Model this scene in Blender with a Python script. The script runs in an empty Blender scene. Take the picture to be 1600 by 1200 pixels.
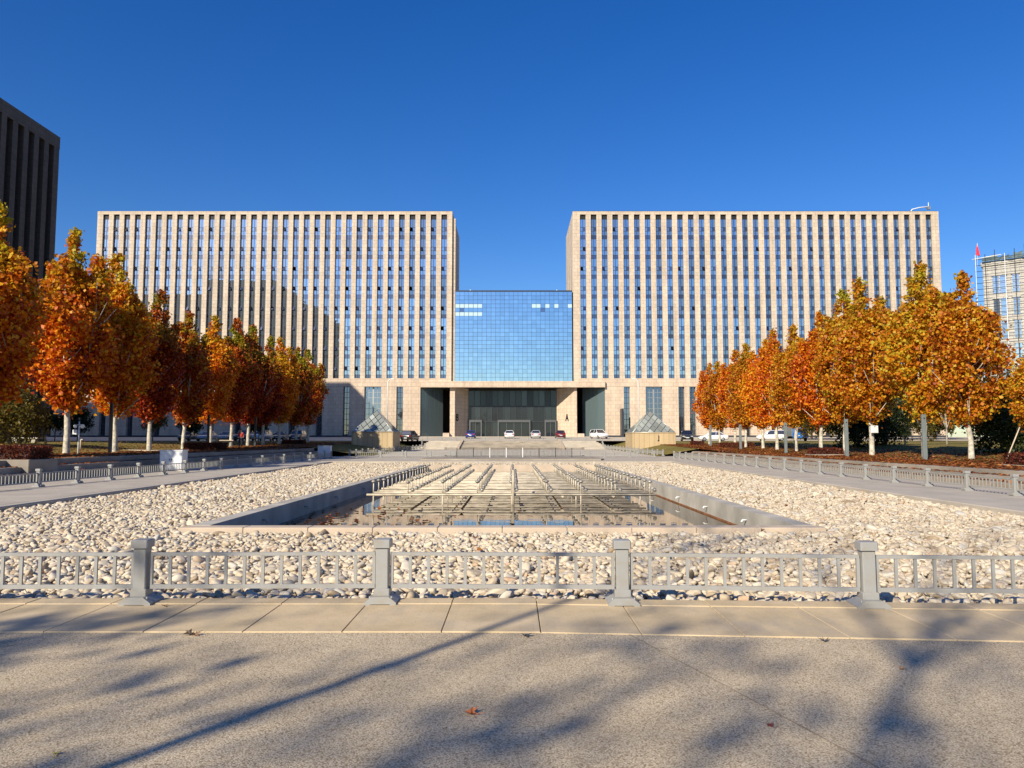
import bpy, math, random
from mathutils import Vector, Matrix
R = math.radians
rnd = random.Random(7)
C = bpy.context.scene.collection
SC = bpy.context.scene

# ------------------------------------------------------------------ camera, world, sun, exposure
AZ, EL = R(33.5), R(28.8)          # sunlight travels toward +x +y
cam_d = bpy.data.cameras.new('camera'); cam = bpy.data.objects.new('camera', cam_d); C.objects.link(cam)
cam.location = (0, 0, 1.6); cam.rotation_euler = (R(90 + 4.265), 0, 0)
cam_d.lens = 26.55; cam_d.sensor_width = 36; cam_d.sensor_fit = 'HORIZONTAL'; cam_d.shift_x = -2 / 1600
cam_d.clip_start = 0.05; cam_d.clip_end = 6000
SC.camera = cam
w = bpy.data.worlds.new('World'); SC.world = w; w.use_nodes = True
wn = w.node_tree.nodes; bg = wn['Background']
sky = wn.new('ShaderNodeTexSky'); sky.sky_type = 'NISHITA'; sky.sun_disc = False
sky.sun_elevation = EL; sky.sun_rotation = math.pi + AZ
sky.altitude = 300; sky.air_density = 1.15; sky.dust_density = 0.4; sky.ozone_density = 5.0
hs = wn.new('ShaderNodeHueSaturation'); hs.inputs['Hue'].default_value = 0.516; hs.inputs['Saturation'].default_value = 1.30; w.node_tree.links.new(sky.outputs[0], hs.inputs['Color'])
w.node_tree.links.new(hs.outputs[0], bg.inputs[0]); bg.inputs[1].default_value = 0.079
sd = bpy.data.lights.new('sun', 'SUN'); sd.energy = 4.1; sd.angle = R(0.53); sd.color = (1.0, 0.90, 0.72)
sun = bpy.data.objects.new('sun', sd); C.objects.link(sun); sun.location = (-40, -60, 60)
sun.rotation_euler = Vector((math.sin(AZ)*math.cos(EL), math.cos(AZ)*math.cos(EL), -math.sin(EL))).to_track_quat('-Z', 'Y').to_euler()
SC.view_settings.view_transform = 'Standard'; SC.view_settings.look = 'None'
SC.view_settings.exposure = 0.75; SC.view_settings.gamma = 1.0; SC.view_settings.use_curve_mapping = False

# ------------------------------------------------------------------ helpers
def tag(o, label=None, cat=None, group=None, kind=None):
    if label: o['label'] = label
    if cat: o['category'] = cat
    if group: o['group'] = group
    if kind: o['kind'] = kind
    return o
def empty(name, loc=(0, 0, 0), rz=0, parent=None):
    o = bpy.data.objects.new(name, None); C.objects.link(o); o.location = loc; o.rotation_euler = (0, 0, rz); o.parent = parent
    o.empty_display_size = 0.2
    return o
def inst(name, mesh, parent=None, loc=(0, 0, 0), rot=(0, 0, 0), sc=None):
    o = bpy.data.objects.new(name, mesh); C.objects.link(o); o.parent = parent; o.location = loc; o.rotation_euler = rot
    if sc is not None: o.scale = sc if isinstance(sc, tuple) else (sc, sc, sc)
    return o
def copy_tree(o, parent=None):
    c = o.copy(); C.objects.link(c); c.parent = parent
    for ch in list(o.children): copy_tree(ch, c)
    return c

class MB:
    def __init__(s): s.v = []; s.f = []; s.m = []; s.sm = []
    def add(s, vs, fs, mi=0, sm=False):
        b = len(s.v); s.v += [tuple(x) for x in vs]
        for f in fs: s.f.append(tuple(b + i for i in f)); s.m.append(mi); s.sm.append(sm)
        return s
    def box(s, x0, x1, y0, y1, z0, z1, mi=0):
        v = [(x0,y0,z0),(x1,y0,z0),(x1,y1,z0),(x0,y1,z0),(x0,y0,z1),(x1,y0,z1),(x1,y1,z1),(x0,y1,z1)]
        return s.add(v, [(0,3,2,1),(4,5,6,7),(0,1,5,4),(1,2,6,5),(2,3,7,6),(3,0,4,7)], mi)
    def bbox(s, x0, x1, y0, y1, z0, z1, b=0.01, mi=0):       # box with chamfered top and vertical edges
        pts = [(x0+b,y0),(x1-b,y0),(x1,y0+b),(x1,y1-b),(x1-b,y1),(x0+b,y1),(x0,y1-b),(x0,y0+b)]
        cx, cy = (x0+x1)/2, (y0+y1)/2
        def inset(p): return (p[0] + (b if p[0] < cx else -b), p[1] + (b if p[1] < cy else -b))
        v = [(x,y,z0) for x,y in pts] + [(x,y,z1-b) for x,y in pts] + [(*inset(p), z1) for p in pts]
        f = [(i,(i+1)%8,8+(i+1)%8,8+i) for i in range(8)] + [(8+i,8+(i+1)%8,16+(i+1)%8,16+i) for i in range(8)]
        f += [tuple(range(16,24)), tuple(range(7,-1,-1))]
        return s.add(v, f, mi)
    def tube(s, pts, rs, n=8, mi=0, cap=True, sm=True):
        if not isinstance(rs, (list, tuple)): rs = [rs]*len(pts)
        P = [Vector(p) for p in pts]; rings = []
        up = Vector((0,0,1)); d0 = (P[1]-P[0]).normalized()
        if abs(d0.z) > 0.9: up = Vector((1,0,0))
        for i, p in enumerate(P):
            d = (P[min(i+1,len(P)-1)] - P[max(i-1,0)]).normalized()
            a = d.cross(up)
            if a.length < 1e-5: a = Vector((1,0,0))
            a.normalize(); b = d.cross(a).normalized()
            rings.append([p + a*math.cos(2*math.pi*k/n)*rs[i] + b*math.sin(2*math.pi*k/n)*rs[i] for k in range(n)])
        v = [q for r in rings for q in r]; f = []
        for i in range(len(P)-1):
            for k in range(n): f.append((i*n+k, i*n+(k+1)%n, (i+1)*n+(k+1)%n, (i+1)*n+k))
        s.add(v, f, mi, sm)
        if cap:
            b = len(s.v) - len(v)
            s.f.append(tuple(b+k for k in range(n))[::-1]); s.m.append(mi); s.sm.append(False)
            e = b + (len(P)-1)*n
            s.f.append(tuple(e+k for k in range(n))); s.m.append(mi); s.sm.append(False)
        return s
    def prism(s, poly, z0, z1, mi=0):                        # xy polygon (ccw) extruded
        n = len(poly); v = [(x,y,z0) for x,y in poly] + [(x,y,z1) for x,y in poly]
        return s.add(v, [tuple(range(n))[::-1], tuple(range(n,2*n))] + [(i,(i+1)%n,n+(i+1)%n,n+i) for i in range(n)], mi)
    def loft(s, secs, mi=0, cap=True, sm=False):             # closed sections of equal length
        n = len(secs[0]); v = [p for q in secs for p in q]; f = []
        for i in range(len(secs)-1):
            for k in range(n): f.append((i*n+k, i*n+(k+1)%n, (i+1)*n+(k+1)%n, (i+1)*n+k))
        if cap: f += [tuple(range(n))[::-1], tuple((len(secs)-1)*n+k for k in range(n))]
        return s.add(v, f, mi, sm)
    def mesh(s, name, mats):
        me = bpy.data.meshes.new(name); me.from_pydata(s.v, [], s.f)
        for m in (mats if isinstance(mats, (list, tuple)) else [mats]): me.materials.append(m)
        me.polygons.foreach_set('material_index', s.m); me.polygons.foreach_set('use_smooth', s.sm); me.update()
        return me
    def build(s, name, mats, parent=None, loc=(0,0,0), rz=0):
        return inst(name, s.mesh(name, mats), parent, loc, (0,0,rz))

# ------------------------------------------------------------------ materials
def newmat(name):
    m = bpy.data.materials.new(name); m.use_nodes = True
    nt = m.node_tree; return m, nt, nt.nodes, nt.links, nt.nodes['Principled BSDF']
def N(nt, t, **kw):
    n = nt.nodes.new(t)
    for k, v in kw.items(): setattr(n, k, v)
    return n
def ramp(nt, src, stops):
    r = N(nt, 'ShaderNodeValToRGB'); e = r.color_ramp.elements
    while len(e) < len(stops): e.new(0.5)
    for i, (p, c) in enumerate(stops): e[i].position = p; e[i].color = (*c, 1) if len(c) == 3 else c
    nt.links.new(src, r.inputs[0]); return r.outputs[0]
def mixc(nt, fac, a, b, mode='MIX'):
    n = N(nt, 'ShaderNodeMix', data_type='RGBA', blend_type=mode)
    for i, v in ((0, fac), (6, a), (7, b)):
        if isinstance(v, bpy.types.NodeSocket): nt.links.new(v, n.inputs[i])
        elif i == 0: n.inputs[0].default_value = v
        else: n.inputs[i].default_value = (*v, 1)
    return n.outputs[2]
def noise(nt, scale, detail=4, vec=None, rough=0.55):
    n = N(nt, 'ShaderNodeTexNoise'); n.inputs['Scale'].default_value = scale; n.inputs['Detail'].default_value = detail; n.inputs['Roughness'].default_value = rough
    if vec is not None: nt.links.new(vec, n.inputs['Vector'])
    return n.outputs[0]
def wpos(nt): return N(nt, 'ShaderNodeNewGeometry').outputs['Position']
def bump(nt, h, strength, dist, bs):
    b = N(nt, 'ShaderNodeBump'); b.inputs['Strength'].default_value = strength; b.inputs['Distance'].default_value = dist
    nt.links.new(h, b.inputs['Height']); nt.links.new(b.outputs[0], bs.inputs['Normal']); return b
def plain(name, col, rough=0.6, metal=0.0, var=0.15, scale=3.0, bmp=0.0, spec=0.5):
    m, nt, nn, L, bs = newmat(name)
    nz = noise(nt, scale, 5, wpos(nt))
    d = tuple(c*(1-var) for c in col); u = tuple(min(1, c*(1+var)) for c in col)
    L.new(ramp(nt, nz, [(0.3, d), (0.7, u)]), bs.inputs['Base Color'])
    bs.inputs['Roughness'].default_value = rough; bs.inputs['Metallic'].default_value = metal
    bs.inputs['Specular IOR Level'].default_value = spec
    if bmp: bump(nt, noise(nt, scale*12, 4, wpos(nt)), bmp, 0.01, bs)
    return m

def stone_panels(name, col, pw=1.02, ph=0.745, joint=0.018):
    m, nt, nn, L, bs = newmat(name)
    g = N(nt, 'ShaderNodeNewGeometry'); sp = N(nt, 'ShaderNodeSeparateXYZ'); L.new(g.outputs['Position'], sp.inputs[0])
    sn = N(nt, 'ShaderNodeSeparateXYZ'); L.new(g.outputs['Normal'], sn.inputs[0])
    ab = N(nt, 'ShaderNodeMath', operation='ABSOLUTE'); L.new(sn.outputs[0], ab.inputs[0])
    gt = N(nt, 'ShaderNodeMath', operation='GREATER_THAN'); L.new(ab.outputs[0], gt.inputs[0]); gt.inputs[1].default_value = 0.7
    mx = N(nt, 'ShaderNodeMix', data_type='FLOAT'); L.new(gt.outputs[0], mx.inputs[0]); L.new(sp.outputs[0], mx.inputs[2]); L.new(sp.outputs[1], mx.inputs[3])
    cb = N(nt, 'ShaderNodeCombineXYZ'); L.new(mx.outputs[0], cb.inputs[0]); L.new(sp.outputs[2], cb.inputs[1])
    br = N(nt, 'ShaderNodeTexBrick'); L.new(cb.outputs[0], br.inputs['Vector'])
    br.inputs['Scale'].default_value = 1.0; br.inputs['Brick Width'].default_value = pw; br.inputs['Row Height'].default_value = ph
    br.inputs['Mortar Size'].default_value = joint; br.inputs['Mortar Smooth'].default_value = 0.2; br.inputs['Bias'].default_value = 0
    br.inputs['Color1'].default_value = (*[c*0.93 for c in col], 1); br.inputs['Color2'].default_value = (*[min(1, c*1.07) for c in col], 1)
    br.inputs['Mortar'].default_value = (*[c*0.55 for c in col], 1)
    st = ramp(nt, noise(nt, 0.35, 6, g.outputs['Position'], 0.65), [(0.3, (0.9, 0.89, 0.88)), (0.65, (1.03, 1.02, 1.0))])
    c = mixc(nt, 1.0, br.outputs[0], st, 'MULTIPLY')
    fl = ramp(nt, noise(nt, 6, 3, g.outputs['Position']), [(0.35, (0.95, 0.95, 0.95)), (0.65, (1.04, 1.04, 1.04))])
    ms = N(nt, 'ShaderNodeMapping'); L.new(g.outputs['Position'], ms.inputs[0]); ms.inputs['Scale'].default_value = (1.3, 1.3, 0.045)
    sk_ = ramp(nt, noise(nt, 1.0, 5, ms.outputs[0], 0.6), [(0.32, (0.84, 0.83, 0.82)), (0.58, (1.02, 1.02, 1.02))])
    c = mixc(nt, 1.0, c, sk_, 'MULTIPLY')
    L.new(mixc(nt, 1.0, c, fl, 'MULTIPLY'), bs.inputs['Base Color']); bs.inputs['Roughness'].default_value = 0.72
    bs.inputs['Specular IOR Level'].default_value = 0.25
    iv = N(nt, 'ShaderNodeMath', operation='SUBTRACT'); iv.inputs[0].default_value = 1; L.new(br.outputs['Fac'], iv.inputs[1])
    bump(nt, iv.outputs[0], 0.5, 0.02, bs)
    return m

def glass_mat(name, tint, dark, lo, hi, src='object', wav=0.004, fres=0.35):
    m, nt, nn, L, bs = newmat(name)
    nn.remove(bs); out = nn['Material Output']
    rd = (N(nt, 'ShaderNodeObjectInfo').outputs['Random'] if src == 'object' else N(nt, 'ShaderNodeNewGeometry').outputs['Random Per Island'])
    df = N(nt, 'ShaderNodeBsdfPrincipled'); df.inputs['Roughness'].default_value = 0.4
    L.new(ramp(nt, rd, [(0.0, tuple(c*0.6 for c in dark)), (0.6, dark), (1.0, tuple(min(1, c*1.8) for c in dark))]), df.inputs['Base Color'])
    gl = N(nt, 'ShaderNodeBsdfGlossy'); gl.inputs['Color'].default_value = (*tint, 1); gl.inputs['Roughness'].default_value = 0.015
    b = N(nt, 'ShaderNodeBump'); b.inputs['Strength'].default_value = 1.0; b.inputs['Distance'].default_value = wav
    L.new(noise(nt, 0.9, 1, wpos(nt)), b.inputs['Height']); L.new(b.outputs[0], gl.inputs['Normal'])
    lw = N(nt, 'ShaderNodeLayerWeight'); lw.inputs[0].default_value = 0.5
    pw = N(nt, 'ShaderNodeMath', operation='POWER'); L.new(lw.outputs['Facing'], pw.inputs[0]); pw.inputs[1].default_value = 1.2/(fres+0.05)
    mr = N(nt, 'ShaderNodeMapRange'); L.new(rd, mr.inputs[0]); mr.inputs[3].default_value = lo; mr.inputs[4].default_value = hi
    ad = N(nt, 'ShaderNodeMath', operation='MAXIMUM'); L.new(mr.outputs[0], ad.inputs[0]); L.new(pw.outputs[0], ad.inputs[1])
    mx = N(nt, 'ShaderNodeMixShader'); L.new(ad.outputs[0], mx.inputs[0]); L.new(df.outputs[0], mx.inputs[1]); L.new(gl.outputs[0], mx.inputs[2])
    L.new(mx.outputs[0], out.inputs[0]); return m

def leaf_mat(name, stops, top=None, zlo=8, zhi=13, trans=0.45):
    m, nt, nn, L, bs = newmat(name)
    g = N(nt, 'ShaderNodeNewGeometry'); oi = N(nt, 'ShaderNodeObjectInfo')
    n1 = noise(nt, 0.55, 3, g.outputs['Position'])
    a = N(nt, 'ShaderNodeMath', operation='MULTIPLY'); L.new(g.outputs['Random Per Island'], a.inputs[0]); a.inputs[1].default_value = 0.80
    b = N(nt, 'ShaderNodeMath', operation='MULTIPLY_ADD'); L.new(n1, b.inputs[0]); b.inputs[1].default_value = 0.60; L.new(a.outputs[0], b.inputs[2])
    c = N(nt, 'ShaderNodeMath', operation='MULTIPLY_ADD'); L.new(oi.outputs['Random'], c.inputs[0]); c.inputs[1].default_value = 0.26; L.new(b.outputs[0], c.inputs[2])
    d = N(nt, 'ShaderNodeMath', operation='SUBTRACT'); L.new(c.outputs[0], d.inputs[0]); d.inputs[1].default_value = 0.31
    col = ramp(nt, d.outputs[0], stops)
    if top:                                    # the young shoots at the tips stay green and yellow
        sp = N(nt, 'ShaderNodeSeparateXYZ'); L.new(g.outputs['Position'], sp.inputs[0])
        mr = N(nt, 'ShaderNodeMapRange'); L.new(sp.outputs[2], mr.inputs[0]); mr.inputs[1].default_value = zlo; mr.inputs[2].default_value = zhi
        mr.inputs[3].default_value = 0; mr.inputs[4].default_value = 0.85
        k = N(nt, 'ShaderNodeMath', operation='MULTIPLY'); L.new(mr.outputs[0], k.inputs[0])
        L.new(ramp(nt, noise(nt, 0.8, 2, g.outputs['Position']), [(0.42, (0.1,)*3), (0.6, (1,)*3)]), k.inputs[1])
        col = mixc(nt, k.outputs[0], col, top)
    L.new(col, bs.inputs['Base Color']); bs.inputs['Roughness'].default_value = 0.5; bs.inputs['Specular IOR Level'].default_value = 0.35
    tr = N(nt, 'ShaderNodeBsdfTranslucent'); L.new(col, tr.inputs[0])
    mx = N(nt, 'ShaderNodeMixShader'); mx.inputs[0].default_value = trans
    L.new(bs.outputs[0], mx.inputs[1]); L.new(tr.outputs[0], mx.inputs[2]); L.new(mx.outputs[0], nn['Material Output'].inputs[0])
    return m

M = {}
M['stone'] = stone_panels('facade_stone', (0.57, 0.475, 0.375))
M['stone_big'] = stone_panels('podium_stone', (0.57, 0.46, 0.355), 1.0, 0.745)
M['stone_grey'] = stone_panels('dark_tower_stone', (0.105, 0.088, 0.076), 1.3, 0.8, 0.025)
M['kiosk'] = stone_panels('kiosk_stone', (0.50, 0.385, 0.23), 0.62, 2.6, 0.02)
M['win'] = glass_mat('window_glass', (0.78, 0.90, 1.0), (0.07, 0.11, 0.15), 0.36, 0.76)
M['win2'] = glass_mat('window_glass_dim', (0.6, 0.72, 0.95), (0.008, 0.012, 0.025), 0.16, 0.38)
M['curtain'] = glass_mat('curtain_glass', (0.74, 0.90, 1.0), (0.05, 0.10, 0.17), 0.70, 0.78, 'island')
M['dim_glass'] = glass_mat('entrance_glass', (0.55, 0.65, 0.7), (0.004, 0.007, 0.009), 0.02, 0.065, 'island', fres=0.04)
M['porch_panel'] = glass_mat('porch_panel', (0.45, 0.6, 0.65), (0.075, 0.105, 0.112), 0.03, 0.06, 'island', fres=0.1)
M['pyr_glass'] = glass_mat('pyramid_glass', (0.8, 0.92, 0.9), (0.30, 0.32, 0.28), 0.06, 0.20, fres=0.12)
M['car_glass'] = glass_mat('car_glass', (0.8, 0.85, 0.9), (0.01, 0.01, 0.012), 0.12, 0.2)
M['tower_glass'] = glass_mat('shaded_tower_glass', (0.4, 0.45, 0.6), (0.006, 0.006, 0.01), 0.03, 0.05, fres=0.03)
M['blind'] = plain('window_blind', (0.75, 0.8, 0.78), 0.3, 0, 0.06)
M['frame'] = plain('window_frame_metal', (0.035, 0.042, 0.055), 0.45, 0.3, 0.1)
M['black'] = plain('dark_opening', (0.008, 0.009, 0.012), 0.7, 0, 0.2)
M['louver'] = plain('louvre_metal', (0.02, 0.022, 0.03), 0.6, 0.2, 0.1)
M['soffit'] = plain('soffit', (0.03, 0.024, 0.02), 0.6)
M['steel'] = plain('brushed_steel', (0.42, 0.42, 0.4), 0.4, 0.7, 0.1)
M['pipe'] = plain('painted_pipe', (0.50, 0.43, 0.32), 0.6, 0.1, 0.35, 2.5, 0.1)
M['nozzle'] = plain('nozzle_metal', (0.34, 0.31, 0.26), 0.5, 0.4, 0.35, 5)
M['white_metal'] = plain('white_metal', (0.72, 0.72, 0.7), 0.45, 0.1, 0.05)
M['dark_metal'] = plain('dark_metal', (0.05, 0.052, 0.06), 0.5, 0.5, 0.15)
M['post_grey'] = plain('post_grey', (0.20, 0.23, 0.23), 0.5, 0.3, 0.1)
M['portal'] = plain('portal_metal', (0.10, 0.105, 0.11), 0.45, 0.3, 0.1)
M['concrete'] = plain('pool_concrete', (0.40, 0.37, 0.315), 0.85, 0, 0.28, 0.9, 0.3)
M['rim'] = plain('pool_rim_stone', (0.50, 0.40, 0.295), 0.75, 0, 0.12, 1.5, 0.15)
M['path'] = plain('path_concrete', (0.42, 0.37, 0.30), 0.85, 0, 0.14, 0.9, 0.2)
M['plaza'] = plain('plaza_paving', (0.46, 0.40, 0.32), 0.85, 0, 0.15, 0.25)
M['step'] = plain('step_stone', (0.29, 0.25, 0.20), 0.85, 0, 0.32, 0.5, 0.3)
M['soil'] = plain('pebble_bed_soil', (0.27, 0.22, 0.165), 0.95, 0, 0.3, 4, 0.3)
M['rust'] = plain('rust_stain', (0.22, 0.09, 0.03), 0.9, 0, 0.4, 3)
M['trunk'] = plain('plane_bark', (0.46, 0.42, 0.34), 0.85, 0, 0.42, 5.0, 0.4)
M['bark2'] = plain('grey_bark', (0.20, 0.17, 0.14), 0.9, 0, 0.3, 4.0, 0.3)
M['hedge_core'] = plain('hedge_core', (0.05, 0.02, 0.012), 0.95, 0, 0.3, 6)
M['cabinet'] = plain('cabinet_paint', (0.62, 0.63, 0.64), 0.45, 0, 0.05)
M['tyre'] = plain('tyre_rubber', (0.018, 0.018, 0.018), 0.85)
M['rimm'] = plain('wheel_rim', (0.45, 0.45, 0.46), 0.35, 0.8, 0.1)
M['lampred'] = plain('tail_light', (0.35, 0.012, 0.01), 0.25)
M['lampclear'] = plain('head_light', (0.7, 0.72, 0.74), 0.15, 0.2)
M['red_flag'] = plain('red_cloth', (0.55, 0.02, 0.04), 0.8)
M['letter'] = plain('letter_black', (0.012, 0.012, 0.012), 0.5)
M['scaf_stone'] = stone_panels('pale_stone', (0.46, 0.445, 0.41), 1.6, 0.6, 0.05)
M['net'] = plain('scaffold_tarp', (0.10, 0.14, 0.14), 0.9, 0, 0.4, 1.0)

# fence paint: slightly dusty grey-green enamel
m, nt, nn, L, bs = newmat('fence_paint'); M['fence'] = m
g = wpos(nt)
L.new(mixc(nt, ramp(nt, noise(nt, 9, 8, g, 0.7), [(0.46, (0,)*3), (0.70, (0.85,)*3)]), (0.285, 0.285, 0.275), (0.27, 0.245, 0.20)), bs.inputs['Base Color'])
bs.inputs['Roughness'].default_value = 0.42; bs.inputs['Specular IOR Level'].default_value = 0.4

# exposed aggregate concrete
m, nt, nn, L, bs = newmat('exposed_aggregate'); M['aggregate'] = m
g = wpos(nt)
vo = N(nt, 'ShaderNodeTexVoronoi'); vo.inputs['Scale'].default_value = 105; L.new(g, vo.inputs['Vector'])
grain = ramp(nt, vo.outputs['Color'], [(0.03, (0.25, 0.20, 0.135)), (0.22, (0.57, 0.475, 0.325)), (0.7, (0.68, 0.575, 0.41)), (0.97, (0.78, 0.68, 0.51))])
gaps = ramp(nt, vo.outputs['Distance'], [(0.35, (1, 1, 1)), (0.80, (0.50, 0.45, 0.39))])
cc = mixc(nt, 1, grain, gaps, 'MULTIPLY')
cc = mixc(nt, 1, cc, ramp(nt, noise(nt, 0.9, 6, g, 0.7), [(0.3, (0.80, 0.78, 0.76)), (0.7, (1.1, 1.08, 1.05))]), 'MULTIPLY')
cc = mixc(nt, ramp(nt, noise(nt, 0.33, 7, g, 0.75), [(0.5, (0,)*3), (0.72, (0.5,)*3)]), cc, (0.24, 0.20, 0.15))
L.new(cc, bs.inputs['Base Color']); bs.inputs['Roughness'].default_value = 0.8; bs.inputs['Specular IOR Level'].default_value = 0.3
hh = N(nt, 'ShaderNodeMath', operation='SUBTRACT'); hh.inputs[0].default_value = 1; L.new(vo.outputs['Distance'], hh.inputs[1])
bump(nt, hh.outputs[0], 0.5, 0.004, bs)

# bush-hammered granite slab with rows of pale pits
m, nt, nn, L, bs = newmat('border_granite'); M['slab'] = m
g = wpos(nt); oi = N(nt, 'ShaderNodeObjectInfo')
base = ramp(nt, noise(nt, 1.4, 6, g, 0.65), [(0.3, (0.47, 0.365, 0.215)), (0.55, (0.58, 0.455, 0.285)), (0.75, (0.63, 0.51, 0.345))])
base = mixc(nt, 1, base, ramp(nt, oi.outputs['Random'], [(0, (0.93, 0.92, 0.92)), (1, (1.05, 1.04, 1.02))]), 'MULTIPLY')
base = mixc(nt, 1, base, ramp(nt, noise(nt, 160, 2, g), [(0.3, (0.86,)*3), (0.7, (1.08,)*3)]), 'MULTIPLY')
mp = N(nt, 'ShaderNodeMapping'); L.new(g, mp.inputs[0]); mp.inputs['Scale'].default_value = (1, 0.42, 1)
dr = ramp(nt, noise(nt, 2.0, 4, mp.outputs[0], 0.6), [(0.50, (0,)*3), (0.68, (0.55,)*3)])
base = mixc(nt, dr, base, (0.33, 0.285, 0.22))
sep = N(nt, 'ShaderNodeSeparateXYZ'); L.new(g, sep.inputs[0])
def cell(sock, per, off=0.0):
    a = N(nt, 'ShaderNodeMath', operation='MULTIPLY_ADD'); L.new(sock, a.inputs[0]); a.inputs[1].default_value = 1/per; a.inputs[2].default_value = off
    b = N(nt, 'ShaderNodeMath', operation='FRACT'); L.new(a.outputs[0], b.inputs[0])
    c = N(nt, 'ShaderNodeMath', operation='SUBTRACT'); L.new(b.outputs[0], c.inputs[0]); c.inputs[1].default_value = 0.5
    d = N(nt, 'ShaderNodeMath', operation='MULTIPLY'); L.new(c.outputs[0], d.inputs[0]); d.inputs[1].default_value = per
    e = N(nt, 'ShaderNodeMath', operation='MULTIPLY'); L.new(d.outputs[0], e.inputs[0]); L.new(d.outputs[0], e.inputs[1]); return e.outputs[0]
s2 = N(nt, 'ShaderNodeMath', operation='ADD'); L.new(cell(sep.outputs[0], 0.115), s2.inputs[0]); L.new(cell(sep.outputs[1], 0.13, 0.35), s2.inputs[1])
dot = N(nt, 'ShaderNodeMath', operation='LESS_THAN'); L.new(s2.outputs[0], dot.inputs[0]); dot.inputs[1].default_value = 0.00004
base = mixc(nt, dot.outputs[0], base, (0.30, 0.25, 0.20))
L.new(base, bs.inputs['Base Color']); bs.inputs['Roughness'].default_value = 0.75; bs.inputs['Specular IOR Level'].default_value = 0.3
bump(nt, noise(nt, 120, 3, g), 0.25, 0.004, bs)

# pebbles
m, nt, nn, L, bs = newmat('river_pebble'); M['pebble'] = m
oi = N(nt, 'ShaderNodeObjectInfo')
base = ramp(nt, oi.outputs['Random'], [(0.0, (0.30, 0.225, 0.145)), (0.12, (0.46, 0.375, 0.265)), (0.45, (0.53, 0.45, 0.33)), (0.8, (0.585, 0.51, 0.39)), (0.93, (0.50, 0.47, 0.41)), (1.0, (0.48, 0.335, 0.215))])
tc = N(nt, 'ShaderNodeTexCoord')
base = mixc(nt, 1, base, ramp(nt, noise(nt, 2.2, 5, tc.outputs['Object'], 0.65), [(0.3, (0.85, 0.83, 0.8)), (0.6, (1.04, 1.03, 1.02))]), 'MULTIPLY')
L.new(base, bs.inputs['Base Color']); bs.inputs['Roughness'].default_value = 0.7; bs.inputs['Specular IOR Level'].default_value = 0.3

# grass with worn patches
m, nt, nn, L, bs = newmat('autumn_lawn'); M['lawn'] = m
g = wpos(nt)
c1 = ramp(nt, noise(nt, 0.18, 6, g, 0.7), [(0.35, (0.14, 0.135, 0.035)), (0.55, (0.24, 0.19, 0.06)), (0.72, (0.30, 0.21, 0.085))])
c2 = ramp(nt, noise(nt, 14, 4, g, 0.7), [(0.3, (0.6, 0.6, 0.6)), (0.7, (1.25, 1.2, 1.1))])
L.new(mixc(nt, 1, c1, c2, 'MULTIPLY'), bs.inputs['Base Color']); bs.inputs['Roughness'].default_value = 0.95; bs.inputs['Specular IOR Level'].default_value = 0.1
bump(nt, noise(nt, 30, 4, g), 0.8, 0.05, bs)

# murky pool water
m, nt, nn, L, bs = newmat('pool_water'); M['water'] = m
bs.inputs['Base Color'].default_value = (0.055, 0.036, 0.018, 1); bs.inputs['Roughness'].default_value = 0.015; bs.inputs['IOR'].default_value = 1.333
bump(nt, noise(nt, 2.5, 2, wpos(nt)), 0.25, 0.004, bs)

M['leaf_l'] = leaf_mat('plane_leaf_red', [(0.0, (0.22, 0.020, 0.005)), (0.22, (0.50, 0.065, 0.006)), (0.48, (0.75, 0.19, 0.008)), (0.74, (0.85, 0.36, 0.012)), (1.0, (0.75, 0.54, 0.03))], (0.42, 0.42, 0.02), 8.5, 13.5)
M['leaf_r'] = leaf_mat('plane_leaf_gold', [(0.0, (0.16, 0.028, 0.006)), (0.22, (0.40, 0.085, 0.008)), (0.48, (0.62, 0.21, 0.010)), (0.75, (0.70, 0.37, 0.014)), (1.0, (0.50, 0.42, 0.03))], (0.36, 0.38, 0.025), 8.0, 13.0)
M['leaf_c'] = leaf_mat('plane_leaf_crimson', [(0.0, (0.13, 0.009, 0.005)), (0.3, (0.32, 0.026, 0.007)), (0.6, (0.50, 0.070, 0.009)), (0.86, (0.64, 0.18, 0.012)), (1.0, (0.60, 0.36, 0.03))], (0.30, 0.34, 0.02), 7.5, 12.0)
M['leaf_g'] = leaf_mat('evergreen_leaf', [(0.0, (0.012, 0.022, 0.007)), (0.5, (0.028, 0.045, 0.012)), (1.0, (0.06, 0.075, 0.02))])
M['leaf_o'] = leaf_mat('olive_leaf', [(0.0, (0.05, 0.05, 0.012)), (0.5, (0.12, 0.10, 0.02)), (1.0, (0.24, 0.17, 0.03))])
M['leaf_h'] = leaf_mat('hedge_leaf', [(0.0, (0.06, 0.012, 0.008)), (0.5, (0.15, 0.03, 0.014)), (1.0, (0.25, 0.07, 0.025))])
M['litter'] = leaf_mat('fallen_leaf', [(0.0, (0.10, 0.025, 0.010)), (0.4, (0.24, 0.07, 0.018)), (0.7, (0.36, 0.13, 0.03)), (1.0, (0.45, 0.24, 0.06))], trans=0.15)
def paint(name, col):
    m, nt, nn, L, bs = newmat('car_paint_' + name); bs.inputs['Base Color'].default_value = (*col, 1); bs.inputs['Roughness'].default_value = 0.3
    L.new(ramp(nt, noise(nt, 1.5, 4, wpos(nt)), [(0.3, tuple(c*0.9 for c in col)), (0.7, col)]), bs.inputs['Base Color'])
    bs.inputs['Coat Weight'].default_value = 0.6; bs.inputs['Coat Roughness'].default_value = 0.08; return m

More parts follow.
